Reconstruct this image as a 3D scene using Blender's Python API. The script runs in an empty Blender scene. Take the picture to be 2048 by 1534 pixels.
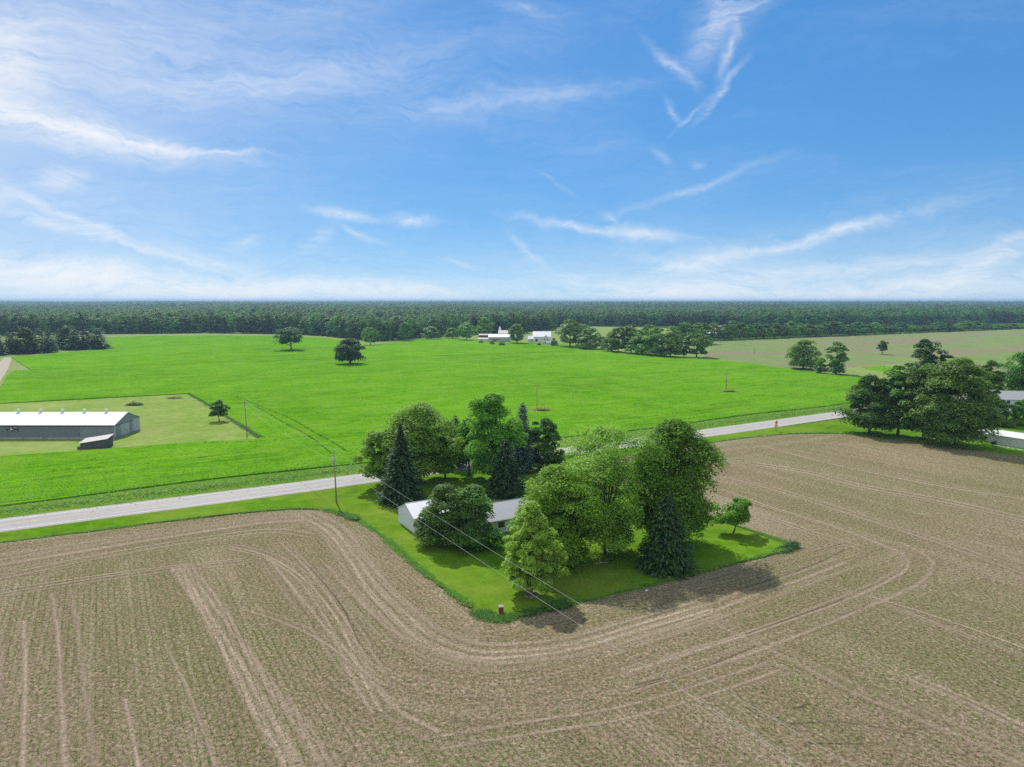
import bpy, math, random
import numpy as np
from mathutils import Vector

S = bpy.context.scene
COL = S.collection
R = math.radians
random.seed(7)

# ------------------------------------------------------------------ camera
CAM_H = 42.0
FPX = 1421.0                       # focal length in pixels of a 2048 wide picture
PITCH = math.atan((767 - 601) / FPX)
cam_d = bpy.data.cameras.new('camera')
cam = bpy.data.objects.new('camera', cam_d); COL.objects.link(cam)
cam.location = (0, 0, CAM_H)
cam.rotation_euler = (math.pi / 2 - PITCH, 0, 0)
cam_d.sensor_width = 36.0
cam_d.lens = 36.0 * FPX / 2048
cam_d.clip_start = 0.5
cam_d.clip_end = 60000
S.camera = cam

# ------------------------------------------------------------------ light and exposure
SUN_EL, SUN_AZ = 50.0, -22.0       # degrees; azimuth measured from +Y (view axis), negative = left
sun_d = bpy.data.lights.new('sun', 'SUN'); sun = bpy.data.objects.new('sun', sun_d); COL.objects.link(sun)
sun_d.energy = 2.0; sun_d.angle = R(1.2); sun_d.color = (1.0, 0.94, 0.84)
_sd = Vector((math.sin(R(SUN_AZ)) * math.cos(R(SUN_EL)), math.cos(R(SUN_AZ)) * math.cos(R(SUN_EL)), math.sin(R(SUN_EL))))
sun.rotation_euler = _sd.to_track_quat('Z', 'Y').to_euler()
sun.location = (-60, 120, 160)
S.view_settings.view_transform = 'Standard'
S.view_settings.look = 'None'
S.view_settings.exposure = 1.1
S.view_settings.gamma = 1.0
S.view_settings.use_curve_mapping = False
S.render.engine = 'CYCLES'
S.cycles.use_denoising = False
S.cycles.max_bounces = 6
S.cycles.diffuse_bounces = 3
S.cycles.transmission_bounces = 4
S.cycles.transparent_max_bounces = 12
S.cycles.volume_bounces = 0
S.cycles.caustics_reflective = False
S.cycles.caustics_refractive = False


# ------------------------------------------------------------------ node helper
class NT:
    def __init__(self, tree):
        self.t = tree; self.n = tree.nodes; self.l = tree.links

    def node(self, typ, **kw):
        nd = self.n.new(typ)
        for k, v in kw.items(): setattr(nd, k, v)
        return nd

    def put(self, sock, v):
        if v is None: return
        if hasattr(v, 'is_output') or isinstance(v, bpy.types.NodeSocket): self.l.new(v, sock)
        else:
            if hasattr(sock.default_value, '__len__') and hasattr(v, '__len__') and len(sock.default_value) == 4 and len(v) == 3: v = (*v, 1)
            sock.default_value = v

    def math(self, op, a, b=None, c=None, clamp=False):
        nd = self.node('ShaderNodeMath', operation=op, use_clamp=clamp)
        self.put(nd.inputs[0], a); self.put(nd.inputs[1], b); self.put(nd.inputs[2], c)
        return nd.outputs[0]

    def vmath(self, op, a, b=None):
        nd = self.node('ShaderNodeVectorMath', operation=op)
        self.put(nd.inputs[0], a); self.put(nd.inputs[1], b)
        return nd.outputs[0]

    def pos(self): return self.node('ShaderNodeNewGeometry').outputs['Position']

    def mapping(self, v, scale=(1, 1, 1), rot=(0, 0, 0), loc=(0, 0, 0)):
        nd = self.node('ShaderNodeMapping')
        self.put(nd.inputs['Vector'], v); nd.inputs['Scale'].default_value = scale
        nd.inputs['Rotation'].default_value = rot; nd.inputs['Location'].default_value = loc
        return nd.outputs[0]

    def noise(self, v, scale=1.0, detail=4.0, rough=0.55, dist=0.0, color=False):
        nd = self.node('ShaderNodeTexNoise')
        self.put(nd.inputs['Vector'], v); self.put(nd.inputs['Scale'], scale)
        nd.inputs['Detail'].default_value = detail; nd.inputs['Roughness'].default_value = rough
        nd.inputs['Distortion'].default_value = dist
        return nd.outputs['Color' if color else 'Fac']

    def ramp(self, f, stops, interp='LINEAR'):
        nd = self.node('ShaderNodeValToRGB'); cr = nd.color_ramp; cr.interpolation = interp
        while len(cr.elements) < len(stops): cr.elements.new(0.5)
        for e, (p, c) in zip(cr.elements, stops):
            e.position = p
            e.color = (c, c, c, 1) if not hasattr(c, '__len__') else (*c[:3], 1)
        self.put(nd.inputs[0], f)
        return nd.outputs[0]

    def mix(self, f, a, b, blend='MIX'):
        nd = self.node('ShaderNodeMix', data_type='RGBA', blend_type=blend)
        self.put(nd.inputs[0], f); self.put(nd.inputs[6], a); self.put(nd.inputs[7], b)
        return nd.outputs[2]

    def bump(self, h, strength=0.5, dist=0.1):
        nd = self.node('ShaderNodeBump')
        nd.inputs['Strength'].default_value = strength; nd.inputs['Distance'].default_value = dist
        self.put(nd.inputs['Height'], h)
        return nd.outputs[0]


MATS = {}


def material(name, build):
    m = bpy.data.materials.new(name); m.use_nodes = True
    t = NT(m.node_tree)
    for n in list(m.node_tree.nodes): m.node_tree.nodes.remove(n)
    out = t.node('ShaderNodeOutputMaterial')
    sh = build(t)
    t.l.new(sh, out.inputs['Surface'])
    MATS[name] = m
    return m


def principled(t, col, rough=0.9, normal=None, spec=0.2, metal=0.0):
    p = t.node('ShaderNodeBsdfPrincipled')
    t.put(p.inputs['Base Color'], col); t.put(p.inputs['Roughness'], rough)
    p.inputs['Specular IOR Level'].default_value = spec
    p.inputs['Metallic'].default_value = metal
    if normal is not None: t.l.new(normal, p.inputs['Normal'])
    return p.outputs[0]


ORD = ['first', 'second', 'third', 'fourth', 'fifth', 'sixth', 'seventh', 'eighth', 'ninth', 'tenth', 'eleventh', 'twelfth', 'thirteenth', 'fourteenth', 'fifteenth', 'sixteenth', 'seventeenth', 'eighteenth', 'nineteenth', 'twentieth']


def ordinal(i):
    if i < 20: return ORD[i]
    return ('twenty-', 'thirty-', 'forty-')[(i + 1) // 10 - 2] + ORD[(i + 1) % 10 - 1] if (i + 1) % 10 else ('twentieth', 'thirtieth', 'fortieth')[(i + 1) // 10 - 2]


# ------------------------------------------------------------------ pixel tracing and the road-aligned frame
def G(u, v, z=0.0):
    x = (u - 1024) / FPX; y = (767 - v) / FPX
    d = (x, math.cos(PITCH) + y * math.sin(PITCH), -math.sin(PITCH) + y * math.cos(PITCH))
    k = (z - CAM_H) / d[2]
    return (d[0] * k, d[1] * k)


def proj(p):
    X = p[..., 0]; Y = p[..., 1]; dz = p[..., 2] - CAM_H
    f = Y * math.cos(PITCH) - dz * math.sin(PITCH); q = Y * math.sin(PITCH) + dz * math.cos(PITCH)
    f = np.where(np.abs(f) < 1e-6, 1e-6, f)
    return 1024 + FPX * X / f, 767 - FPX * q / f, f


def mpp(u, v): return math.hypot(G(u, v)[1], CAM_H) / FPX


def height_at(u, vb, vt):
    g = G(u, vb); lo, hi = 0.0, 80.0
    for _ in range(50):
        m = (lo + hi) / 2
        if proj(np.array([g[0], g[1], m]))[1] > vt: lo = m
        else: hi = m
    return lo


TH = R(30)                           # the road runs 30 degrees off the picture plane
C30, S30 = math.cos(TH), math.sin(TH)


def W(a, b): return (a * C30 - b * S30, a * S30 + b * C30)


def Wn(a, b): return np.stack([a * C30 - b * S30, a * S30 + b * C30], -1)


def AB(x, y): return (x * C30 + y * S30, -x * S30 + y * C30)


# ------------------------------------------------------------------ world: sky with thin cirrus
def build_world():
    w = bpy.data.worlds.new('World'); S.world = w; w.use_nodes = True
    t = NT(w.node_tree)
    for n in list(t.n): t.n.remove(n)
    out = t.node('ShaderNodeOutputWorld')
    sky = t.node('ShaderNodeTexSky', sky_type='NISHITA')
    sky.sun_disc = False
    sky.sun_elevation = R(SUN_EL); sky.sun_rotation = R(SUN_AZ)
    sky.altitude = 200; sky.air_density = 1.0; sky.dust_density = 0.15; sky.ozone_density = 2.0
    vn = t.vmath('NORMALIZE', t.vmath('ADD', t.node('ShaderNodeTexCoord').outputs['Generated'], (0, 0, 0.075)))
    t.l.new(vn, sky.inputs['Vector'])
    gm = t.node('ShaderNodeGamma'); gm.inputs['Gamma'].default_value = 0.55
    t.l.new(sky.outputs[0], gm.inputs['Color'])
    hsv = t.node('ShaderNodeHueSaturation'); hsv.inputs['Saturation'].default_value = 1.75; hsv.inputs['Value'].default_value = 1.0
    t.l.new(gm.outputs[0], hsv.inputs['Color'])
    tint = t.mix(1.0, hsv.outputs[0], (0.58, 0.90, 1.14), 'MULTIPLY')
    bg = t.node('ShaderNodeBackground'); bg.inputs['Strength'].default_value = 0.112
    t.l.new(tint, bg.inputs['Color'])
    # direction -> azimuth / elevation in degrees
    d = t.node('ShaderNodeTexCoord').outputs['Generated']
    sep = t.node('ShaderNodeSeparateXYZ'); t.l.new(d, sep.inputs[0])
    az = t.math('MULTIPLY', t.math('ARCTAN2', sep.outputs[0], sep.outputs[1]), 57.2958)
    el = t.math('MULTIPLY', t.math('ARCSINE', sep.outputs[2]), 57.2958)
    cmb = t.node('ShaderNodeCombineXYZ'); t.l.new(az, cmb.inputs[0]); t.l.new(el, cmb.inputs[1])
    ae = cmb.outputs[0]
    wn = t.noise(ae, 0.13, 3, 0.55, color=True)
    warp = t.vmath('MULTIPLY', t.vmath('SUBTRACT', wn, (0.5, 0.5, 0.5)), (7.0, 4.0, 0))
    wn2 = t.noise(ae, 0.55, 3, 0.6, color=True)
    warp2 = t.vmath('MULTIPLY', t.vmath('SUBTRACT', wn2, (0.5, 0.5, 0.5)), (1.6, 0.9, 0))
    P = t.vmath('ADD', t.vmath('ADD', ae, warp), warp2)
    Pb = t.vmath('ADD', t.vmath('ADD', ae, t.vmath('MULTIPLY', warp, (0.35, 0.35, 0))), warp2)
    fib = t.noise(t.mapping(P, (0.11, 0.5, 1)), 1.0, 9, 0.64, 0.15)
    fibS = t.ramp(fib, [(0.36, 0.0), (0.72, 1.0)])
    fine = t.noise(t.mapping(P, (0.42, 2.1, 1), (0, 0, R(6))), 1.0, 8, 0.7, 0.15)
    fineS = t.ramp(fine, [(0.35, 0.0), (0.75, 1.0)])
    fib2 = t.math('MULTIPLY_ADD', fineS, 0.6, t.math('MULTIPLY', fibS, 0.6))
    sepP = t.node('ShaderNodeSeparateXYZ'); t.l.new(Pb, sepP.inputs[0])
    pa, pe = sepP.outputs[0], sepP.outputs[1]

    def dirang(u, v):
        x = (u - 1024) / FPX; y = (767 - v) / FPX
        dx, dy, dz = x, math.cos(PITCH) + y * math.sin(PITCH), -math.sin(PITCH) + y * math.cos(PITCH)
        L = math.sqrt(dx * dx + dy * dy + dz * dz)
        return math.degrees(math.atan2(dx, dy)), math.degrees(math.asin(dz / L))
    DEG = 57.2958 / FPX
    # (u, v, half length px, half width px, tilt deg up to the right, strength)
    wisps = [
        (110, 255, 200, 26, -7, 1.9), (40, 240, 120, 20, -4, 1.2), (270, 282, 150, 9, -6, 1.7), (10, 130, 70, 60, 10, 1.5), (60, 60, 240, 110, 0, 0.22),
        (300, 120, 420, 90, 4, 0.16), (500, 170, 220, 34, 8, 0.45), (780, 120, 380, 60, 8, 0.22), (560, 25, 360, 40, 12, 0.22), (900, 215, 330, 35, 6, 0.22),
        (128, 355, 34, 17, 14, 1.3), (470, 308, 70, 5, 2, 0.8), (10, 398, 40, 10, 5, 0.6),
        (150, 435, 140, 9, -24, 0.9), (110, 450, 90, 10, -14, 0.6), (300, 500, 170, 9, -17, 0.75), (430, 520, 120, 12, -15, 0.45),
        (200, 555, 420, 26, -5, 1.2), (420, 575, 420, 22, -3, 1.2), (60, 530, 160, 20, -4, 1.1), (760, 575, 260, 18, 0, 0.95),
        (690, 428, 60, 9, -6, 1.2), (830, 440, 42, 13, -6, 0.9), (640, 475, 36, 17, 40, 0.5), (720, 465, 36, 7, -22, 0.55), (485, 478, 36, 12, 10, 0.4),
        (930, 530, 34, 6, -22, 0.5),
        (1170, 455, 120, 8, -9, 0.95), (1290, 470, 75, 13, -6, 0.85), (1230, 440, 30, 8, -30, 0.5), (1050, 500, 50, 10, -45, 0.5),
        (1230, 575, 150, 15, -9, 0.8), (1390, 530, 110, 26, 18, 0.75), (1440, 570, 160, 28, 6, 0.95), (1600, 480, 190, 12, 11, 0.85), (1690, 460, 130, 10, 14, 0.45),
        (1330, 525, 70, 15, -15, 0.6), (1750, 530, 160, 15, 5, 0.75), (1960, 530, 120, 20, 24, 0.85), (2020, 480, 70, 9, 16, 0.6), (1850, 575, 220, 20, 3, 0.9),
        (1600, 585, 260, 12, 0, 0.8), (1250, 592, 300, 9, 0, 0.6),
        (1440, 30, 60, 45, 50, 0.55), (1500, 15, 90, 16, 18, 0.5), (1455, 95, 50, 9, 74, 0.75), (1350, 125, 58, 10, -42, 0.75), (1440, 180, 52, 8, 52, 0.9), (1385, 225, 50, 6, 40, 0.6),
        (1345, 220, 24, 8, -60, 0.5), (1420, 60, 70, 22, 60, 0.4), (1400, 372, 130, 8, 18, 0.45), (1320, 315, 28, 10, -45, 0.35), (1395, 327, 14, 8, 0, 0.35), (1115, 365, 50, 5, -32, 0.25),
        (1100, 190, 200, 14, 5, 0.25), (1060, 15, 70, 14, -10, 0.35),
    ]
    total = None
    for (u, v, hl, hw, tilt, st) in wisps:
        a0, e0 = dirang(u, v)
        mp = t.node('ShaderNodeMapping', vector_type='TEXTURE')
        t.l.new(Pb, mp.inputs['Vector'])
        mp.inputs['Location'].default_value = (a0, e0, 0); mp.inputs['Rotation'].default_value = (0, 0, R(tilt))
        mp.inputs['Scale'].default_value = (1.8 * hl * DEG, 1.8 * hw * DEG, 1)
        gr = t.node('ShaderNodeTexGradient', gradient_type='QUADRATIC_SPHERE'); t.l.new(mp.outputs[0], gr.inputs[0])
        total = t.math('MULTIPLY', gr.outputs['Fac'], st * 1.25) if total is None else t.math('MULTIPLY_ADD', gr.outputs['Fac'], st * 1.25, total)
    dens = t.math('MULTIPLY', total, t.math('MULTIPLY_ADD', fib2, 0.92, 0.05))
    for (u, v, hl, hw, tilt, st) in [(-150, 60, 600, 300, 0, 0.5), (100, 420, 500, 120, 0, 0.10), (500, 250, 800, 200, 5, 0.05), (1500, 540, 700, 70, 0, 0.22)]:
        a0, e0 = dirang(u, v)
        mp = t.node('ShaderNodeMapping', vector_type='TEXTURE'); t.l.new(Pb, mp.inputs['Vector'])
        mp.inputs['Location'].default_value = (a0, e0, 0); mp.inputs['Rotation'].default_value = (0, 0, R(tilt)); mp.inputs['Scale'].default_value = (1.8 * hl * DEG, 1.8 * hw * DEG, 1)
        gr = t.node('ShaderNodeTexGradient', gradient_type='QUADRATIC_SPHERE'); t.l.new(mp.outputs[0], gr.inputs[0])
        dens = t.math('MULTIPLY_ADD', t.math('MULTIPLY', gr.outputs['Fac'], t.math('MULTIPLY_ADD', fib2, 0.45, 0.55)), st, dens)
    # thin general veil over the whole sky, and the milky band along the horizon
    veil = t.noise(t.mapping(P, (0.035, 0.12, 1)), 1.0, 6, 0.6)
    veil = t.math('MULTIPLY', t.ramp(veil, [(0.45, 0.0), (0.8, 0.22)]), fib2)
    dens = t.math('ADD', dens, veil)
    # the cirrus thickens away from the clear patch on the right of the view; added over the unseen sky to raise and whiten fill light
    c0a, c0e = R(20), R(10)
    dt = t.node('ShaderNodeVectorMath', operation='DOT_PRODUCT'); t.l.new(d, dt.inputs[0])
    dt.inputs[1].default_value = (math.sin(c0a) * math.cos(c0e), math.cos(c0a) * math.cos(c0e), math.sin(c0e))
    away = t.math('SUBTRACT', 1.0, t.math('DIVIDE', t.math('SUBTRACT', dt.outputs['Value'], 0.10), 0.72, clamp=True), clamp=True)
    away = t.math('POWER', away, 1.6)
    dens = t.math('MULTIPLY_ADD', away, t.math('MULTIPLY_ADD', fib2, 0.5, 0.9), dens)
    band = t.math('EXPONENT', t.math('MULTIPLY', t.math('MAXIMUM', el, 0.0), -0.42))
    dens = t.math('ADD', dens, t.math('MULTIPLY', band, t.math('MULTIPLY_ADD', fib2, 0.55, 0.26)))
    dens = t.math('SUBTRACT', 1.0, t.math('EXPONENT', t.math('MULTIPLY', dens, -1.1)), clamp=True)
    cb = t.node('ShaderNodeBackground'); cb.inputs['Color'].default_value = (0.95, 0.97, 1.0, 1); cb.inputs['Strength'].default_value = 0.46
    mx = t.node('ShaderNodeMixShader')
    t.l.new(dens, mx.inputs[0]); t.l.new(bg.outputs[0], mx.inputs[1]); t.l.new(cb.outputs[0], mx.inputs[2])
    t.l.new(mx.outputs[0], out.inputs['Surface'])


build_world()
S.world.cycles.sampling_method = 'MANUAL'
S.world.cycles.sample_map_resolution = 256


# ------------------------------------------------------------------ materials
def rowvec(t):
    """road-aligned world coordinates in metres"""
    return t.mapping(t.pos(), (1, 1, 1), (0, 0, -TH))


def m_grass(name, c_dark, c_mid, c_light, streak=0.0, dry=None, dry_amt=0.0, rough_patch=0.35, bump=0.6, big=0.02):
    def b(t):
        p = rowvec(t)
        n1 = t.noise(p, big, 5, 0.6)
        n2 = t.noise(p, 0.35, 5, 0.65)
        n3 = t.noise(p, 3.2, 4, 0.7)
        st = t.noise(t.mapping(p, (0.05, 1.0, 1)), 0.9, 4, 0.6)
        f = t.math('ADD', t.math('MULTIPLY', n1, 0.30), t.math('MULTIPLY', n2, rough_patch))
        f = t.math('ADD', f, t.math('MULTIPLY', n3, 0.35 - 0.5 * streak + 0.1))
        f = t.math('ADD', f, t.math('MULTIPLY', st, streak))
        tot = 0.30 + rough_patch + 0.45 - 0.5 * streak + streak
        f = t.math('DIVIDE', f, tot)
        col = t.ramp(f, [(0.37, c_dark), (0.5, c_mid), (0.63, c_light)])
        if dry is not None:
            dn = t.noise(p, 0.055, 5, 0.62)
            col = t.mix(t.math('MULTIPLY', t.ramp(dn, [(0.42, 0.0), (0.68, 1.0)]), dry_amt), col, dry)
        h = t.math('ADD', t.math('MULTIPLY', n3, 0.5), t.math('MULTIPLY', n2, 0.6))
        return principled(t, col, 0.95, t.bump(h, bump, 0.35), 0.0)
    return material(name, b)


m_grass('mown_lawn', (0.048, 0.125, 0.004), (0.092, 0.21, 0.008), (0.15, 0.30, 0.018), dry=(0.22, 0.27, 0.045), dry_amt=0.6, rough_patch=0.5, streak=0.12)
m_grass('verge_grass', (0.050, 0.125, 0.010), (0.095, 0.215, 0.016), (0.17, 0.30, 0.040), dry=(0.19, 0.26, 0.06), dry_amt=0.45, bump=0.9)
m_grass('pale_lawn', (0.115, 0.19, 0.030), (0.185, 0.285, 0.052), (0.26, 0.36, 0.085), dry=(0.32, 0.34, 0.13), dry_amt=0.6, rough_patch=0.5)
m_grass('crop', (0.045, 0.135, 0.003), (0.098, 0.275, 0.005), (0.165, 0.37, 0.010), streak=0.5, dry=(0.20, 0.35, 0.03), dry_amt=0.5, bump=0.6, big=0.012)
m_grass('meadow', (0.13, 0.21, 0.05), (0.20, 0.29, 0.08), (0.27, 0.33, 0.11), dry=(0.29, 0.29, 0.15), dry_amt=0.5)
m_grass('wood_floor', (0.025, 0.065, 0.014), (0.04, 0.095, 0.02), (0.06, 0.125, 0.028))


def b_farfield(t):
    p = rowvec(t)
    n = t.noise(t.mapping(t.pos(), (0.006, 0.02, 1)), 1.0, 5, 0.55, 0.6)
    soil = t.ramp(t.noise(p, 0.3, 4, 0.7), [(0.3, (0.19, 0.16, 0.105)), (0.7, (0.27, 0.235, 0.16))])
    green = t.ramp(t.noise(t.mapping(p, (0.3, 0.05, 1)), 0.7, 4, 0.6), [(0.3, (0.14, 0.215, 0.065)), (0.7, (0.21, 0.275, 0.10))])
    return principled(t, t.mix(t.ramp(n, [(0.46, 0.0), (0.60, 1.0)]), green, soil), 0.95, spec=0.0)


material('sprouting_field', b_farfield)


def b_soil(t):
    uvn = t.node('ShaderNodeUVMap'); uvn.uv_map = 'rows'
    uv = uvn.outputs[0]
    p = t.pos()
    clod = t.noise(p, 2.2, 6, 0.8)
    clod2 = t.noise(p, 0.9, 4, 0.65)
    stripes = t.noise(t.mapping(uv, (1.25, 0.035, 1)), 1.0, 4, 0.6)
    wide = t.noise(t.mapping(uv, (0.16, 0.012, 1)), 1.0, 4, 0.6)
    patch = t.noise(p, 0.03, 5, 0.6)
    base = t.ramp(clod, [(0.36, (0.068, 0.047, 0.032)), (0.45, (0.21, 0.153, 0.101)), (0.55, (0.345, 0.26, 0.178)), (0.66, (0.54, 0.42, 0.30))])
    dry = t.ramp(clod, [(0.36, (0.17, 0.125, 0.087)), (0.5, (0.37, 0.285, 0.205)), (0.66, (0.60, 0.475, 0.355))])
    f = t.math('ADD', t.math('MULTIPLY', stripes, 0.45), t.math('MULTIPLY', wide, 0.55))
    col = t.mix(t.ramp(f, [(0.46, 0.0), (0.60, 0.9)]), base, dry)
    # a film of tiny weeds between the rows
    wd = t.math('MULTIPLY', t.ramp(t.noise(t.vmath('ADD', p, (37.0, 11.0, 5.0)), 2.6, 5, 0.75), [(0.46, 0.0), (0.56, 1.0)]), t.ramp(t.math('ADD', t.math('MULTIPLY', patch, 0.7), t.math('MULTIPLY', clod2, 0.3)), [(0.36, 0.25), (0.58, 1.0)]))
    col = t.mix(t.math('MULTIPLY', wd, 0.8), col, t.mix(clod, (0.05, 0.085, 0.016), (0.19, 0.235, 0.06)))
    h = t.math('ADD', t.math('MULTIPLY', clod, 0.7), t.math('MULTIPLY', stripes, 0.6))
    return principled(t, col, 0.95, t.bump(h, 1.0, 0.4), 0.0)


material('tilled_soil', b_soil)


def b_track(light):
    def b(t):
        uvn = t.node('ShaderNodeUVMap'); uvn.uv_map = 'rows'
        uv = uvn.outputs[0]
        sep = t.node('ShaderNodeSeparateXYZ'); t.l.new(uv, sep.inputs[0])
        p = t.pos()
        clod = t.noise(p, 4.0, 6, 0.75)
        lug = t.node('ShaderNodeTexWave', wave_type='BANDS', bands_direction='Y')
        t.put(lug.inputs['Vector'], t.mapping(uv, (1, 1, 1))); lug.inputs['Scale'].default_value = 0.55
        lug.inputs['Distortion'].default_value = 2.5; lug.inputs['Detail'].default_value = 2
        if light: c = t.ramp(clod, [(0.3, (0.24, 0.18, 0.125)), (0.5, (0.45, 0.355, 0.26)), (0.7, (0.60, 0.49, 0.37))])
        else: c = t.ramp(clod, [(0.25, (0.05, 0.038, 0.028)), (0.8, (0.13, 0.10, 0.072))])
        # ragged fade to the sides and worn-away stretches
        e = t.math('ABSOLUTE', t.math('MULTIPLY_ADD', sep.outputs[0], 2.0, -1.0))
        edge = t.math('SUBTRACT', 1.0, t.math('POWER', e, 1.1))
        brk = t.noise(t.mapping(uv, (1.5, 0.06, 1)), 1.0, 5, 0.6)
        fine = t.noise(p, 1.4, 6, 0.78)
        oi = t.node('ShaderNodeObjectInfo')
        edge = t.math('MULTIPLY', edge, t.math('MULTIPLY_ADD', oi.outputs['Random'], 0.75, 0.4))
        a = t.math('MULTIPLY', edge, t.ramp(t.math('MULTIPLY_ADD', brk, 0.5, t.math('MULTIPLY', fine, 0.6)), [(0.37, 0.0), (0.60, 0.95 if light else 0.75)]))
        sh = principled(t, c, 0.95, t.bump(t.math('MULTIPLY_ADD', lug.outputs['Fac'], 0.35, clod), 0.8, 0.15), 0.0)
        tr = t.node('ShaderNodeBsdfTransparent')
        mx = t.node('ShaderNodeMixShader'); t.l.new(a, mx.inputs[0]); t.l.new(tr.outputs[0], mx.inputs[1]); t.l.new(sh, mx.inputs[2])
        return mx.outputs[0]
    return b


material('track_light', b_track(True)); material('track_dark', b_track(False))


def b_asphalt(t):
    p = rowvec(t)
    n = t.noise(p, 5.0, 4, 0.7)
    st = t.noise(t.mapping(p, (0.04, 1.2, 1)), 1.0, 4, 0.6)
    col = t.ramp(t.math('MULTIPLY_ADD', n, 0.4, t.math('MULTIPLY', st, 0.6)), [(0.36, (0.28, 0.275, 0.275)), (0.64, (0.44, 0.43, 0.42))])
    crack = t.noise(t.mapping(p, (0.25, 0.25, 1)), 1.0, 3, 0.5, 1.5)
    cr = t.ramp(t.math('ABSOLUTE', t.math('SUBTRACT', crack, 0.5)), [(0.0, 1.0), (0.008, 0.0)])
    col = t.mix(t.math('MULTIPLY', cr, 0.45), col, (0.09, 0.09, 0.095))
    return principled(t, col, 0.9, t.bump(n, 0.2, 0.02), 0.2)


material('asphalt', b_asphalt)


def b_worn(colr, worn=0.5, sc=1.2):
    def b(t):
        n = t.noise(t.pos(), sc, 5, 0.7)
        a = t.ramp(n, [(worn - 0.12, 0.0), (worn + 0.06, 1.0)])
        sh = principled(t, colr, 0.8)
        tr = t.node('ShaderNodeBsdfTransparent')
        mx = t.node('ShaderNodeMixShader'); t.l.new(a, mx.inputs[0]); t.l.new(tr.outputs[0], mx.inputs[1]); t.l.new(sh, mx.inputs[2])
        return mx.outputs[0]
    return b


material('yellow_paint', b_worn((0.66, 0.50, 0.16), 0.38)); material('white_paint', b_worn((0.78, 0.78, 0.78), 0.32))


def simple(name, col, rough=0.7, var=0.15, scale=1.5, spec=0.3, metal=0.0, bump=0.0):
    def b(t):
        n = t.noise(t.node('ShaderNodeTexCoord').outputs['Object'], scale, 5, 0.65)
        c = t.mix(t.math('MULTIPLY', n, 1.0), tuple(x * (1 - var) for x in col), tuple(min(1, x * (1 + var)) for x in col))
        return principled(t, c, rough, t.bump(n, bump, 0.05) if bump else None, spec, metal)
    return material(name, b)


def corrugated(name, col, pitch=0.3, var=0.12, rough=0.5, axis='X'):
    def b(t):
        p = t.node('ShaderNodeTexCoord').outputs['Object']
        wv = t.node('ShaderNodeTexWave', wave_type='BANDS', bands_direction=axis)
        t.put(wv.inputs['Vector'], p); wv.inputs['Scale'].default_value = 0.314 / pitch
        n = t.noise(p, 0.35, 5, 0.65)
        stn = t.noise(t.mapping(p, (1.2, 1.2, 0.12)), 1.0, 4, 0.65)
        c = t.mix(t.math('MULTIPLY_ADD', n, 0.5, t.math('MULTIPLY', stn, 0.5)), tuple(x * (1 - var) for x in col), tuple(min(1, x * (1 + var)) for x in col))
        return principled(t, c, rough, t.bump(wv.outputs['Fac'], 0.35, 0.03), 0.3)
    return material(name, b)


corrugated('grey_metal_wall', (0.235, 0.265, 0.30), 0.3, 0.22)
corrugated('dark_curtain', (0.17, 0.20, 0.225), 0.6, 0.2)
corrugated('white_metal_roof', (0.74, 0.75, 0.76), 0.3, 0.06)
corrugated('white_siding', (0.64, 0.66, 0.68), 0.2, 0.05, 0.6, 'Z')
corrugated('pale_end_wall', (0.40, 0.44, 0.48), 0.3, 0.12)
simple('shingle', (0.36, 0.365, 0.385), 0.9, 0.25, 3.0)
simple('white_trim', (0.74, 0.75, 0.76), 0.6, 0.05)
simple('black_metal', (0.03, 0.03, 0.033), 0.6)
simple('glass_dark', (0.025, 0.03, 0.036), 0.15, 0.1, 1, 0.6)
simple('old_boards', (0.11, 0.105, 0.105), 0.9, 0.45, 3.0)
simple('tin_roof', (0.50, 0.47, 0.43), 0.6, 0.25, 0.9)
simple('concrete', (0.42, 0.40, 0.36), 0.9, 0.2, 2.0)
simple('pole_wood', (0.27, 0.245, 0.215), 0.9, 0.3, 2.0)
simple('grey_can', (0.50, 0.52, 0.54), 0.5, 0.1)
simple('wire_metal', (0.50, 0.52, 0.50), 0.5, 0.05)
simple('orange_sign', (0.78, 0.27, 0.03), 0.6, 0.08)
simple('green_post', (0.06, 0.12, 0.06), 0.7, 0.1)
simple('brick_red', (0.21, 0.07, 0.05), 0.9, 0.3, 4)
simple('bark', (0.105, 0.085, 0.068), 0.95, 0.4, 3.0, 0.1)
simple('bark_pale', (0.22, 0.195, 0.165), 0.95, 0.4, 3.0, 0.1)
simple('mulch', (0.16, 0.125, 0.10), 0.95, 0.5, 4.0)
simple('stick', (0.10, 0.082, 0.068), 0.95, 0.4, 3.0)
simple('stone', (0.30, 0.285, 0.265), 0.9, 0.25, 2.5)
simple('red_paint', (0.25, 0.06, 0.05), 0.7)
simple('blue_paint', (0.13, 0.17, 0.30), 0.7)
simple('orange_plastic', (0.55, 0.20, 0.05), 0.6)
simple('dirt_track', (0.36, 0.32, 0.25), 0.95, 0.3, 0.4)


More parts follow.
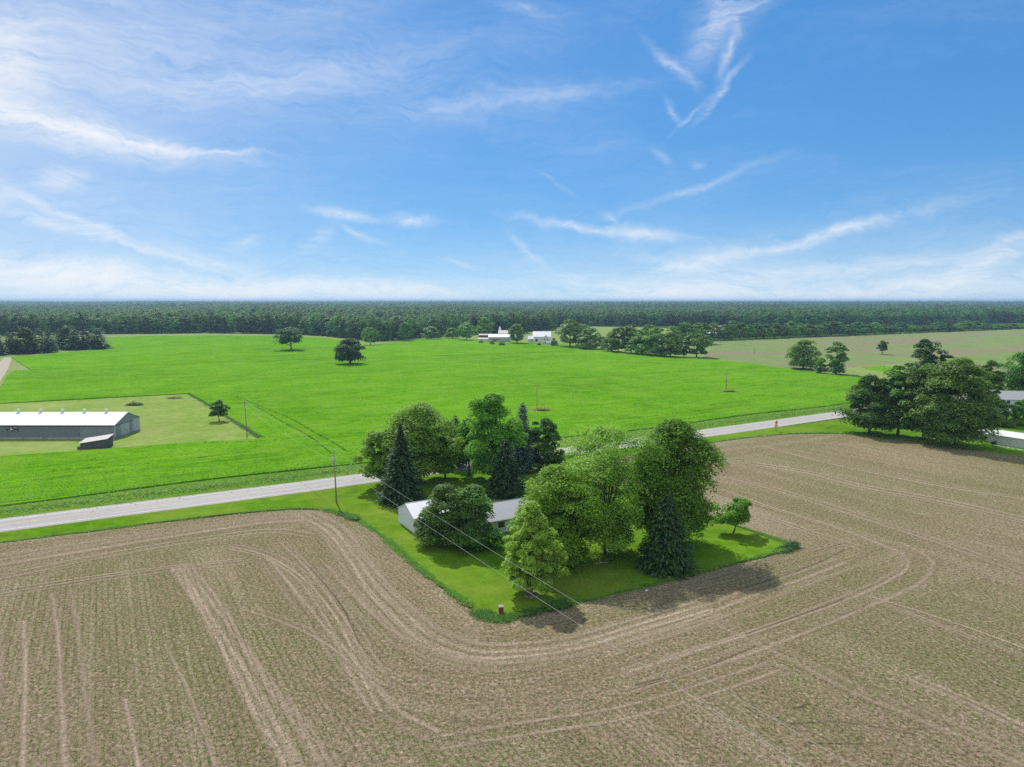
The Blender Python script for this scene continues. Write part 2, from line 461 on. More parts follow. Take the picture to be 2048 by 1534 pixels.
def leaf(name, dark, light, trans=0.35, hue_var=0.02, val_var=0.16):
    def b(t):
        gi = t.node('ShaderNodeNewGeometry')
        oi = t.node('ShaderNodeObjectInfo')
        f = t.math('ADD', t.math('MULTIPLY', gi.outputs['Random Per Island'], 0.7), t.math('MULTIPLY', oi.outputs['Random'], 0.3))
        c = t.mix(f, tuple(x * 1.0 for x in dark), tuple(x * 1.75 for x in light))
        big = t.noise(t.node('ShaderNodeTexCoord').outputs['Object'], 0.35, 3, 0.6)
        hs = t.node('ShaderNodeHueSaturation')
        t.put(hs.inputs['Color'], c)
        patch = t.noise(oi.outputs['Location'], 0.006, 3, 0.6) if val_var > 0.5 else None
        t.put(hs.inputs['Value'], t.math('MULTIPLY', t.math('MULTIPLY_ADD', patch, 1.6, 0.2) if patch is not None else 1.0, t.math('MULTIPLY', t.math('MULTIPLY_ADD', big, 0.5, 0.75), t.math('MULTIPLY_ADD', oi.outputs['Random'], val_var, 1 - val_var / 2))))
        t.put(hs.inputs['Hue'], t.math('MULTIPLY_ADD', oi.outputs['Random'], hue_var, 0.5 - hue_var / 2))
        c = hs.outputs[0]
        p = principled(t, c, 0.5, None, 0.22)
        tl = t.node('ShaderNodeBsdfTranslucent')
        t.put(tl.inputs['Color'], t.mix(0.5, c, (light[0] * 1.5, light[1] * 1.35, light[2] * 0.8)))
        mx = t.node('ShaderNodeMixShader'); mx.inputs[0].default_value = trans
        t.l.new(p, mx.inputs[1]); t.l.new(tl.outputs[0], mx.inputs[2])
        return mx.outputs[0]
    return material(name, b)


leaf('leaf_maple', (0.060, 0.160, 0.012), (0.185, 0.365, 0.030), 0.58)
leaf('leaf_bright', (0.095, 0.225, 0.014), (0.240, 0.430, 0.032), 0.55)
leaf('leaf_pale', (0.120, 0.250, 0.026), (0.260, 0.450, 0.055), 0.55)
leaf('leaf_linden', (0.090, 0.200, 0.024), (0.310, 0.450, 0.060), 0.55)
leaf('leaf_dark', (0.038, 0.112, 0.016), (0.120, 0.245, 0.036), 0.5)
leaf('leaf_shade', (0.042, 0.122, 0.018), (0.135, 0.275, 0.045), 0.5)
leaf('leaf_oak', (0.022, 0.070, 0.018), (0.060, 0.140, 0.030), 0.35)
leaf('leaf_wood', (0.050, 0.125, 0.030), (0.105, 0.215, 0.048), 0.45, 0.07, 0.8)
leaf('leaf_hedge', (0.055, 0.145, 0.022), (0.165, 0.305, 0.046), 0.45, 0.04, 0.4)
leaf('needle_dark', (0.018, 0.050, 0.014), (0.048, 0.100, 0.026), 0.3)
leaf('needle_blue', (0.030, 0.068, 0.058), (0.075, 0.135, 0.105), 0.25)
leaf('needle_pine', (0.026, 0.066, 0.026), (0.070, 0.135, 0.048), 0.3, 0.03)
leaf('tall_grass', (0.075, 0.20, 0.016), (0.16, 0.33, 0.040), 0.5)
leaf('dry_grass', (0.20, 0.22, 0.07), (0.34, 0.34, 0.13), 0.5)
leaf('weed', (0.045, 0.135, 0.020), (0.105, 0.235, 0.040), 0.5)
leaf('sprout', (0.08, 0.155, 0.020), (0.17, 0.26, 0.045), 0.45)
leaf('straw', (0.12, 0.09, 0.055), (0.27, 0.21, 0.14), 0.1)
leaf('crop_leaf', (0.060, 0.165, 0.003), (0.085, 0.215, 0.006), 0.4)


# ------------------------------------------------------------------ mesh helpers
def link(o, parent=None):
    COL.objects.link(o)
    if parent is not None: o.parent = parent
    return o


def tag(o, label=None, cat=None, group=None, kind=None):
    if label: o['label'] = label
    if cat: o['category'] = cat
    if group: o['group'] = group
    if kind: o['kind'] = kind
    return o


def empty(name, xy, z=0.0, rot=0.0, label=None, cat=None, group=None):
    o = bpy.data.objects.new(name, None); o.empty_display_size = 0.5
    link(o); o.location = (xy[0], xy[1], z); o.rotation_euler = (0, 0, rot)
    return tag(o, label, cat, group)


def raw_mesh(name, verts, polys_idx, nper, mats, mat_idx=None, smooth=False):
    """verts (n,3); polys_idx flat loop indices; nper = verts per polygon (int or array)"""
    me = bpy.data.meshes.new(name)
    verts = np.asarray(verts, np.float32); idx = np.asarray(polys_idx, np.int32).ravel()
    me.vertices.add(len(verts)); me.vertices.foreach_set('co', verts.ravel())
    me.loops.add(len(idx)); me.loops.foreach_set('vertex_index', idx)
    if np.isscalar(nper): starts = np.arange(0, len(idx), nper, dtype=np.int32)
    else: starts = np.concatenate([[0], np.cumsum(nper)[:-1]]).astype(np.int32)
    me.polygons.add(len(starts)); me.polygons.foreach_set('loop_start', starts)
    for m in mats: me.materials.append(MATS[m] if isinstance(m, str) else m)
    if mat_idx is not None: me.polygons.foreach_set('material_index', np.asarray(mat_idx, np.int32))
    me.polygons.foreach_set('use_smooth', np.full(len(starts), smooth))
    me.update(calc_edges=True)
    return me


class MB:
    """collects boxes, slabs and tubes, then links them as one mesh"""
    def __init__(self): self.v = []; self.f = []; self.sm = False

    def add(self, vs, fs):
        k = len(self.v); self.v += [tuple(p) for p in vs]; self.f += [tuple(i + k for i in f) for f in fs]; return self

    def box(self, x0, x1, y0, y1, z0, z1):
        return self.add([(x0, y0, z0), (x1, y0, z0), (x1, y1, z0), (x0, y1, z0), (x0, y0, z1), (x1, y0, z1), (x1, y1, z1), (x0, y1, z1)],
                        [(0, 3, 2, 1), (4, 5, 6, 7), (0, 1, 5, 4), (1, 2, 6, 5), (2, 3, 7, 6), (3, 0, 4, 7)])

    def prism(self, poly, d):                      # poly: 3D points of a planar face, d: extrusion vector
        n = len(poly); a = [Vector(p) for p in poly]; b = [p + Vector(d) for p in a]
        fs = [tuple(range(n))[::-1], tuple(range(n, 2 * n))]
        for i in range(n): j = (i + 1) % n; fs.append((i, j, n + j, n + i))
        return self.add(a + b, fs)

    def tube(self, pts, rad, seg=8, cap=True):
        pts = [Vector(p) for p in pts]; n = len(pts)
        if not hasattr(rad, '__len__'): rad = [rad] * n
        vs = []; fs = []
        up0 = Vector((0.13, 0.97, 0.2)).normalized()
        for i, p in enumerate(pts):
            d = (pts[min(i + 1, n - 1)] - pts[max(i - 1, 0)]).normalized()
            x = d.cross(up0)
            if x.length < 1e-3: x = d.cross(Vector((1, 0, 0)))
            x.normalize(); y = d.cross(x)
            for k in range(seg):
                a = 2 * math.pi * k / seg
                vs.append(p + (x * math.cos(a) + y * math.sin(a)) * rad[i])
        for i in range(n - 1):
            for k in range(seg):
                k2 = (k + 1) % seg
                fs.append((i * seg + k, i * seg + k2, (i + 1) * seg + k2, (i + 1) * seg + k))
        if cap: fs += [tuple(range(seg)), tuple(range((n - 1) * seg, n * seg))[::-1]]
        return self.add(vs, fs)

    def build(self, name, mat, parent=None, smooth=False):
        me = bpy.data.meshes.new(name); me.from_pydata(self.v, [], self.f)
        me.materials.append(MATS[mat]); me.update()
        import bmesh
        bm = bmesh.new(); bm.from_mesh(me); bmesh.ops.recalc_face_normals(bm, faces=bm.faces); bm.to_mesh(me); bm.free()
        if smooth: me.polygons.foreach_set('use_smooth', [True] * len(me.polygons))
        return link(bpy.data.objects.new(name, me), parent)


def sheet(name, pts, z, mat, kind='structure', depth=0.0, parent=None):
    """a flat sheet (optionally with a skirt of the given depth) over a ground polygon"""
    import bmesh
    bm = bmesh.new()
    vs = [bm.verts.new((p[0], p[1], z)) for p in pts]
    f = bm.faces.new(vs)
    if f.normal.z < 0 or True:
        bm.normal_update()
        if f.normal.z < 0: f.normal_flip()
    if depth:
        n = len(vs)
        lo = [bm.verts.new((p[0], p[1], z - depth)) for p in pts]
        for i in range(n):
            j = (i + 1) % n
            bm.faces.new((vs[i], vs[j], lo[j], lo[i]))
    bmesh.ops.triangulate(bm, faces=[x for x in bm.faces if len(x.verts) > 4], ngon_method='EAR_CLIP')
    me = bpy.data.meshes.new(name); bm.to_mesh(me); bm.free()
    me.materials.append(MATS[mat])
    o = link(bpy.data.objects.new(name, me), parent)
    if parent is None: o['kind'] = kind
    return o


def smooth_line(pts, step=1.0):
    """Catmull-Rom through 2D points, resampled"""
    P = [np.array(p, float) for p in pts]
    P = [2 * P[0] - P[1]] + P + [2 * P[-1] - P[-2]]
    out = []
    for i in range(1, len(P) - 2):
        p0, p1, p2, p3 = P[i - 1:i + 3]
        n = max(2, int(np.linalg.norm(p2 - p1) / step))
        for k in range(n):
            s = k / n
            out.append(0.5 * ((2 * p1) + (-p0 + p2) * s + (2 * p0 - 5 * p1 + 4 * p2 - p3) * s * s + (-p0 + 3 * p1 - 3 * p2 + p3) * s ** 3))
    out.append(P[-2])
    return np.array(out)


def ribbon(name, line, width, z, mat, parent=None, offset=0.0, wob=0.0):
    L = np.asarray(line); d = np.gradient(L, axis=0); d /= np.linalg.norm(d, axis=1)[:, None] + 1e-9
    nrm = np.stack([-d[:, 1], d[:, 0]], -1)
    s = np.concatenate([[0], np.cumsum(np.linalg.norm(np.diff(L, axis=0), axis=1))])
    L = L + nrm * offset
    if wob: L = L + nrm * (np.sin(s * 0.11 + offset * 3) * wob)[:, None]
    cols = 3
    V = []
    for c in range(cols): V.append(np.concatenate([L + nrm * width * (c / (cols - 1) - 0.5), np.full((len(L), 1), z)], 1))
    n = len(L); verts = np.concatenate(V)
    idx = []; uv = []
    for c in range(cols - 1):
        i = np.arange(n - 1)
        q = np.stack([c * n + i, (c + 1) * n + i, (c + 1) * n + i + 1, c * n + i + 1], -1)[:, ::-1]
        idx.append(q)
        u0, u1 = c / (cols - 1), (c + 1) / (cols - 1)
        quv = np.stack([np.stack([np.full(n - 1, u0), s[:-1]], -1), np.stack([np.full(n - 1, u1), s[:-1]], -1),
                        np.stack([np.full(n - 1, u1), s[1:]], -1), np.stack([np.full(n - 1, u0), s[1:]], -1)], 1)[:, ::-1]
        uv.append(quv)
    me = raw_mesh(name, verts, np.concatenate(idx), 4, [mat])
    lay = me.uv_layers.new(name='rows')
    lay.data.foreach_set('uv', np.concatenate(uv).astype(np.float32).ravel())
    # faces must look up
    if me.polygons[0].normal.z < 0: me.flip_normals()
    return link(bpy.data.objects.new(name, me), parent)


# ------------------------------------------------------------------ ground sheets
sheet('ground', [(-20000, -600), (20000, -600), (20000, 24000), (-20000, 24000)], 0.0, 'wood_floor')

# ---- tilled field in the foreground: a metre grid whose UV follows the seeding passes
A0, A1, B0, B1 = -75, 232, 18, 150
YA0, YA1, YB0 = 42.0, 100.5, 77.5    # the house lot: a from YA0 to YA1, b from YB0 to the road
HEAD = 24.0


def row_uv(a, b, zone):
    """distance across the rows, distance along them"""
    u = np.array(a, float); v = np.array(b, float)
    z1 = zone == 1      # wraps the near corner of the lot
    da = np.maximum(YA0 - a, 0); db = np.maximum(YB0 - b, 0)
    d = np.hypot(da, db); ang = np.arctan2(db, da + 1e-6)
    u = np.where(z1, d + 500, u); v = np.where(z1, ang * 14 + np.where(da <= 0, a - YA0, 0) - np.where(db <= 0, b - YB0, 0), v)
    z2 = zone == 2      # along the road
    u = np.where(z2, b + 900, u); v = np.where(z2, a, v)
    z3 = zone == 3
    u = np.where(z3, b + 1300, u); v = np.where(z3, a, v)
    return u, v


def zone_of(a, b):
    da = np.maximum(YA0 - a, 0); db = np.maximum(YB0 - b, 0)
    d = np.hypot(da, db)
    wob = 1.2 * np.sin(a * 0.13) + 0.9 * np.sin(b * 0.21 + 1)
    z = np.zeros(np.shape(a), int)
    z = np.where((d < HEAD + wob) & (a < YA1 + 14) & (a > YA0 - HEAD - 3), 1, z)
    z = np.where((b > 127 + wob) & (a < YA0 - 2), 2, z)
    z = np.where((b > 131 + wob) & (a > YA1), 3, z)
    return z


na, nb = A1 - A0 + 1, B1 - B0 + 1
ga, gb = np.meshgrid(np.arange(A0, A1 + 1.0), np.arange(B0, B1 + 1.0), indexing='xy')
fxy = Wn(ga, gb)
rng = np.random.default_rng(3)
fz = 0.03 + 0.02 * np.sin(ga * 0.31) * np.sin(gb * 0.27)
fv = np.concatenate([fxy.reshape(-1, 2), fz.reshape(-1, 1)], 1)
ii, jj = np.meshgrid(np.arange(na - 1), np.arange(nb - 1), indexing='xy')
q = np.stack([jj * na + ii, jj * na + ii + 1, (jj + 1) * na + ii + 1, (jj + 1) * na + ii], -1).reshape(-1, 4)
me = raw_mesh('tilled_field', fv, q, 4, ['tilled_soil'])
ca = ga.ravel()[q]; cb_ = gb.ravel()[q]
zc = zone_of(ca.mean(1), cb_.mean(1))[:, None].repeat(4, 1)
uu, vv_ = row_uv(ca, cb_, zc)
lay = me.uv_layers.new(name='rows'); lay.data.foreach_set('uv', np.stack([uu, vv_], -1).astype(np.float32).ravel())
field = link(bpy.data.objects.new('tilled_field', me)); tag(field, 'brown tilled field with rows of small green seedlings and tyre tracks', kind='structure')

# ---- tyre tracks, traced where they run
LIGHT = [   # (points, width, [offsets])
    ([(343, 1136), (411, 1237), (470, 1345), (515, 1428), (574, 1534), (600, 1580)], 1.0, [0, 0.9]),
    ([(379, 1129), (449, 1223), (529, 1345), (609, 1445), (661, 1534), (690, 1580)], 0.8, [0, -0.7]),
    ([(518, 1118), (599, 1230), (661, 1306), (737, 1393), (785, 1441), (860, 1480)], 0.7, [0, 1.6]),
    ([(449, 1097), (522, 1115), (592, 1157), (644, 1223), (679, 1290), (705, 1360), (745, 1430)], 0.5, [0, 1.0, 2.0]),
    ([(560, 1085), (614, 1140), (668, 1205), (702, 1257), (730, 1311), (761, 1373)], 0.5, [0, 0.9]),
    ([(600, 1028), (660, 1060), (700, 1110), (737, 1170), (790, 1225), (850, 1275), (942, 1308), (1027, 1309), (1147, 1293), (1300, 1250), (1420, 1215)], 1.1, [-2.2, -0.7, 0.8, 2.4]),
    ([(634, 1134), (700, 1215), (760, 1270), (839, 1310), (930, 1335), (1020, 1340), (1100, 1330)], 0.7, [0, 1.7]),
    ([(1250, 1285), (1400, 1236), (1500, 1195), (1600, 1160), (1690, 1125)], 0.8, [0, 1.8, -1.8]),
    ([(880, 1500), (1000, 1480), (1100, 1465), (1250, 1440), (1420, 1390), (1560, 1340)], 0.5, [0, 2.0]),
    ([(1250, 1388), (1500, 1310), (1737, 1213), (1835, 1170), (1866, 1138), (1858, 1115), (1800, 1085)], 0.65, [0]),
    ([(1250, 1349), (1484, 1275), (1679, 1205), (1776, 1162), (1815, 1135), (1804, 1107), (1748, 1083), (1653, 1048), (1527, 1010), (1441, 978)], 0.65, [0, 0.8]),
    ([(1640, 1170), (1757, 1209), (1913, 1267), (2048, 1318), (2120, 1350)], 0.7, [0, 0.9]),
    ([(1737, 1193), (1850, 1228), (1952, 1263), (2048, 1298), (2120, 1325)], 0.6, [0]),
    ([(1398, 1236), (1523, 1294), (1601, 1333), (1718, 1392), (1913, 1470), (2048, 1532)], 0.8, [0, 1.7]),
    ([(1819, 1361), (1935, 1410), (2048, 1467), (2120, 1500)], 0.7, [0, 1.3]),
    ([(1527, 893), (1606, 915), (1716, 940), (1875, 972), (2048, 1000), (2150, 1016)], 1.1, [0, 1.8]),
    ([(1558, 885), (1685, 890), (1811, 902), (1938, 928), (2048, 947), (2150, 968)], 1.1, [0, 2.0]),
    ([(1441, 924), (1590, 947), (1716, 978), (1875, 1007), (2048, 1048), (2150, 1070)], 1.0, [0, 1.9, 4.2]),
    ([(1450, 955), (1560, 985), (1700, 1030), (1850, 1078), (2048, 1150)], 0.8, [0, 1.8]),
    ([(1440, 1010), (1540, 1040), (1640, 1075), (1720, 1100)], 0.6, [0, 1.5]),
    ([(-60, 1132), (0, 1122), (174, 1094), (348, 1066), (522, 1040), (610, 1034)], 1.6, [0, 2.2, -2.4]),
    ([(-60, 1168), (0, 1160), (200, 1118), (418, 1080), (540, 1066), (620, 1075)], 0.7, [0, 1.9]),
    ([(-60, 1205), (0, 1195), (174, 1167), (348, 1143), (487, 1129)], 0.6, [0, 1.5, 2.6]),
    ([(47, 1243), (49, 1452), (47, 1560)], 0.6, [0, -2.3]),
    ([(104, 1188), (118, 1320), (135, 1534), (140, 1580)], 0.6, [0, 2.2]),
    ([(490, 1222), (560, 1245), (650, 1290), (720, 1345)], 0.5, [0, 1.1]),
    ([(250, 1400), (262, 1470), (280, 1580)], 0.4, [0]),
    ([(330, 1290), (380, 1400), (440, 1560)], 0.4, [0]),
]
DARK = [
    ([(1250, 1385), (1400, 1340), (1510, 1295)], 0.35), ([(1490, 1270), (1600, 1232), (1690, 1200)], 0.35), ([(1270, 1372), (1330, 1356)], 0.35),
    ([(1585, 1420), (1620, 1408)], 0.4), ([(1680, 1232), (1735, 1212)], 0.4), ([(1580, 1450), (1680, 1445), (1830, 1470)], 0.3),
    ([(1620, 1488), (1730, 1490)], 0.3), ([(1250, 1200), (1400, 1165), (1560, 1125), (1690, 1085)], 0.45), ([(620, 1135), (680, 1210), (720, 1290)], 0.3),
    ([(900, 1445), (980, 1450)], 0.3), ([(930, 1485), (1020, 1490)], 0.3), ([(1690, 1100), (1600, 1140), (1480, 1180)], 0.3),
]
zt = 0.062
for pts, w, offs in LIGHT:
    line = smooth_line([G(*p) for p in pts], 0.8)
    for of in offs:
        ribbon('tyre_track', line, w * 1.45, zt, 'track_light', field, of, 0.15); zt += 0.0007
for pts, w in DARK:
    ribbon('rut', smooth_line([G(*p) for p in pts], 0.8), w, zt, 'track_dark', field, 0, 0.1); zt += 0.0007

# ---- lot lawn, verges, road
NEAR_CURVE = [(42.0, 80), (41.6, 90.0), (41.4, 102.5), (41.5, 116.8), (40.6, 128.2), (39.5, 134.3), (36.2, 140.2), (29.2, 144.2), (14.6, 146.6), (-2.3, 147.2), (-17.4, 148.4), (-60, 149.0), (-110, 149)]


def wiggle(line, amp=0.25, seed=1):
    r = np.random.default_rng(seed); L = np.asarray(line, float).copy()
    n = np.convolve(r.normal(size=len(L) + 6), np.ones(3) / 3, 'same')[3:-3]
    n2 = np.convolve(r.normal(size=len(L) + 6), np.ones(3) / 3, 'same')[3:-3]
    L[1:-1, 0] += n[1:-1] * amp; L[1:-1, 1] += n2[1:-1] * amp
    return L


yard_near = smooth_line([(42.0, 79.2), (43.4, 77.9), (60, 77.6), (78.5, 77.4), (92, 77.2), (99.5, 77.6), (101.3, 80), (100.8, 94), (100.5, 120), (101, 138), (104, 146), (112, 149.5), (130, 150)], 1.2)
left_edge = smooth_line(NEAR_CURVE, 1.2)
lawn_ab = np.concatenate([wiggle(left_edge[::-1], 0.22, 4), wiggle(yard_near, 0.22, 5), [(151.8, 149.4), (167, 150.6), (184, 149.9), (203.0, 138.8), (207.5, 125), (212, 105.8), (216, 94), (222, 60), (300, 60), (300, 158), (-110, 158)]])
lawn = sheet('lawn', [W(*p) for p in lawn_ab], 0.095, 'mown_lawn', depth=0.09)
tag(lawn, 'bright green mown lawn and road verge around the house lot')

ROAD_C = [(-160, 160.5), (-18, 160.0), (36, 159.8), (52, 160.2), (155, 162.0), (186, 162.8), (235, 164.5), (420, 171)]
rc = smooth_line(ROAD_C, 4.0)
roadline = np.array([W(*p) for p in rc])
north = np.array([(p[0], p[1] + 16.5 + 1.2 * math.sin(p[0] * 0.07)) for p in rc])
verge_n = sheet('verge', [W(p[0], p[1] - 3) for p in rc] + [W(*p) for p in north[::-1]], 0.075, 'verge_grass')
road = ribbon('road', roadline, 8.4, 0.125, 'asphalt'); tag(road, 'pale grey two lane country road', kind='structure')
for nm, of, w, mt in (('yellow_line', 0.15, 0.15, 'yellow_paint'), ('yellow_line', -0.15, 0.15, 'yellow_paint'), ('white_line', 3.55, 0.17, 'white_paint'), ('white_line', -3.55, 0.17, 'white_paint')):
    ribbon(nm, roadline, w, 0.132, mt, road, of)
for of in (4.55, -4.55): ribbon('shoulder', roadline, 0.9, 0.117, 'dirt_track', road, of)

# ---- the green crop north of the road (stands 0.4 m tall, so its edges throw real shade)
FAR_EDGE = [(1700, 800), (1722, 757), (1650, 748), (1600, 742), (1500, 728), (1420, 719), (1370, 715), (1300, 710), (1240, 704), (1180, 697), (1140, 690), (1090, 686), (1000, 683), (940, 680), (890, 677),
            (830, 680), (790, 685), (745, 691), (715, 690), (690, 681), (640, 676), (560, 672.5), (480, 672.5), (420, 671), (370, 673), (310, 672), (260, 674), (210, 676), (214, 690), (205, 698), (150, 704), (80, 710), (22, 715)]
LEFT_EDGE = [(18, 735), (-4, 772), (-60, 800), (-300, 800)]
GAP = [(-300, 742), (60, 741), (200, 735), (340, 729), (520, 723), (700, 718), (860, 713), (1030, 707), (1150, 702)]
gapw = np.array([G(*p) for p in GAP])
far_xy = [G(*p) for p in FAR_EDGE]
barn_notch = [(-500, 805), (0, 808), (150, 800), (300, 792), (380, 788), (410, 805), (465, 840), (520, 877), (512, 881), (400, 886), (300, 893), (150, 905), (0, 915), (-300, 935)]
near_line = [tuple(W(p[0], p[1] - 0.4)) for p in north if p[0] > -90]
gl = smooth_line([G(*p) for p in GAP if p[0] >= 60], 8)
north_part = [tuple(x) for x in (gl + np.array([0, 1.1]))] + far_xy[12:]
south_part = near_line + [G(1712, 800)] + far_xy[1:13] + [tuple(x) for x in (gl - np.array([0, 0.9]))[::-1]] + [G(30, 742), G(14, 752), G(-8, 790), G(-120, 803)] + [G(*p) for p in barn_notch[1:-1]] + [G(-150, 925)]


def dedupe(P):
    out = []
    for p in P:
        if not out or math.hypot(p[0] - out[-1][0], p[1] - out[-1][1]) > 0.4: out.append((float(p[0]), float(p[1])))
    return out


c1 = sheet('crop_field', dedupe(south_part), 0.42, 'crop', depth=0.4)
tag(c1, 'vivid green crop field between the road and the far hedgerow')
c2 = sheet('crop_field', dedupe(north_part), 0.42, 'crop', depth=0.4)
tag(c2, 'vivid green crop field reaching back to the woodland edge')
def b_rut(t):
    uvn = t.node('ShaderNodeUVMap'); uvn.uv_map = 'rows'
    sep = t.node('ShaderNodeSeparateXYZ'); t.l.new(uvn.outputs[0], sep.inputs[0])
    e = t.math('ABSOLUTE', t.math('MULTIPLY_ADD', sep.outputs[0], 2.0, -1.0))
    a = t.math('MULTIPLY', t.math('SUBTRACT', 1.0, t.math('POWER', e, 1.5)), t.ramp(t.noise(t.pos(), 0.6, 5, 0.7), [(0.42, 0.0), (0.62, 0.9)]))
    sh = principled(t, t.ramp(t.noise(t.pos(), 2.0, 4, 0.7), [(0.3, (0.020, 0.065, 0.006)), (0.7, (0.05, 0.12, 0.015))]), 0.95, spec=0.0)
    mx = t.node('ShaderNodeMixShader'); t.l.new(a, mx.inputs[0]); t.l.new(t.node('ShaderNodeBsdfTransparent').outputs[0], mx.inputs[1]); t.l.new(sh, mx.inputs[2])
    return mx.outputs[0]


material('crop_rut', b_rut)
zr_ = 0.62
for pts_, w_ in (([(470, 795), (540, 822), (600, 850), (660, 885), (690, 905)], 1.0), ([(505, 812), (570, 848), (640, 890), (665, 910)], 0.8), ([(560, 824), (650, 819), (740, 812), (860, 806)], 0.7), ([(400, 888), (520, 886), (610, 876), (720, 868)], 0.9),
                 ([(100, 945), (300, 930), (500, 905)], 0.9), ([(60, 965), (200, 950), (380, 935)], 0.7), ([(1130, 820), (1300, 800), (1500, 775), (1640, 760)], 0.8), ([(1140, 850), (1300, 835), (1500, 812)], 0.7), ([(760, 790), (900, 778), (1040, 768)], 0.8),
                 ([(1100, 760), (1300, 748), (1450, 738)], 0.9), ([(250, 760), (450, 752), (640, 745)], 1.0), ([(1250, 735), (1400, 730), (1560, 745)], 1.0)):
    ribbon('wheel_track', smooth_line([G(*p) for p in pts_], 3), w_, zr_, 'crop_rut', c1, 0, 0.3); zr_ += 0.002
sheet('field_margin', [G(-400, 745), G(-400, 690), G(210, 660), G(740, 660), G(1200, 672), G(1460, 690), G(1750, 745), G(1750, 820), G(1000, 760), G(0, 800), G(-300, 800)], 0.02, 'meadow')
bl = sheet('barn_lawn', [G(-500, 800), G(0, 803), G(385, 783), G(530, 880), G(0, 922), G(-400, 945)], 0.05, 'pale_lawn')
sheet('farm_track', [G(-60, 800), G(-6, 772), G(16, 738), G(24, 715), G(8, 715), G(-10, 735), G(-60, 770)], 0.045, 'dirt_track')
sheet('far_field', [G(1405, 718), G(1430, 681), G(1560, 677), G(1700, 670), G(1900, 662), G(2048, 657), G(2300, 652), G(2500, 760), G(1760, 762), G(1600, 744), G(1500, 730)], 0.06, 'sprouting_field')
sheet('wet_meadow', [G(1640, 748), G(1690, 735), G(1800, 728), G(1900, 740), G(2000, 752), G(2100, 800), G(1760, 790)], 0.09, 'meadow')
sheet('weed_patch', [G(1722, 735), G(1760, 731), G(1800, 736), G(1806, 742), G(1770, 743), G(1735, 739)], 0.13, 'crop')
sheet('meadow', [G(1050, 662), G(1120, 655), G(1180, 653), G(1330, 656), G(1360, 668), G(1300, 690), G(1100, 686)], 0.05, 'meadow')


# ------------------------------------------------------------------ foliage builders
def rhombs(c, n, along, half_l, half_w):
    """diamond leaves at c with unit normals n, axis hint along -> verts (N*4,3)"""
    t1 = along - n * np.sum(along * n, 1)[:, None]
    t1 /= np.linalg.norm(t1, axis=1)[:, None] + 1e-9
    t2 = np.cross(n, t1)
    hl = half_l[:, None]; hw = half_w[:, None]
    v = np.stack([c - t1 * hl, c + t2 * hw + n * hw * 0.15, c + t1 * hl, c - t2 * hw + n * hw * 0.15], 1)
    return v.reshape(-1, 3)


def unit(r, n):
    v = r.normal(size=(n, 3)); return v / (np.linalg.norm(v, axis=1)[:, None] + 1e-9)


def crown_points(r, H, width, base, prof, n_clump, clump_r, flat=0.8, inner=0.5, lump=0.18, squash=1.0, off=(0, 0)):
    """clump centres spread through a crown whose half width follows prof over its height"""
    ts = np.linspace(0, 1, 40); pr = np.interp(ts, [p[0] for p in prof], [p[1] for p in prof])
    w = pr + 0.12; cdf = np.cumsum(w) / w.sum()
    t = np.interp(r.random(n_clump), cdf, ts)
    th = r.random(n_clump) * 2 * math.pi
    R0 = np.interp(t, ts, pr) * width / 2
    ph = r.random(4) * 6.28
    R0 = R0 * (1 + lump * np.sin(3 * th + ph[0] + 4 * t) + 0.7 * lump * np.sin(5 * th + ph[1] - 7 * t))
    rc = clump_r * (0.65 + 0.7 * r.random(n_clump))
    rr = np.maximum(R0 - rc * 0.8, 0) * np.sqrt(inner ** 2 + (1 - inner ** 2) * r.random(n_clump))
    z = base + (H - base) * t
    z = np.clip(z, base + rc * flat * 0.6, H - rc * flat * 0.7)
    return np.stack([rr * np.cos(th) + off[0] * t, rr * np.sin(th) * squash + off[1] * t, z], 1), rc


def leaf_clumps(r, cen, rc, per, size, flat=0.8, up=0.95, axis=None, droop=0.0, outw=0.25):
    n = len(cen) * per
    k = np.repeat(np.arange(len(cen)), per)
    d = unit(r, n)
    d[:, 2] = np.where(d[:, 2] < -0.3, -d[:, 2] * 0.8, d[:, 2])
    rad = rc[k] * (0.45 + 0.55 * r.random(n) ** 0.5)
    p = cen[k] + d * rad[:, None] * np.array([1, 1, flat])
    out = p.copy(); out[:, 2] -= p[:, 2].mean(); out /= np.linalg.norm(out, axis=1)[:, None] + 1e-9
    nn = d * 0.55 + out * outw + np.array([0, 0, up]) + unit(r, n) * 0.65
    nn /= np.linalg.norm(nn, axis=1)[:, None] + 1e-9
    al = unit(r, n); al[:, 2] -= droop
    s = size * (0.6 + 0.8 * r.random(n))
    return rhombs(p, nn, al, s * 0.62, s * 0.42)


def quads_mesh(name, V, mat):
    return raw_mesh(name, V, np.arange(len(V)), 4, [mat])


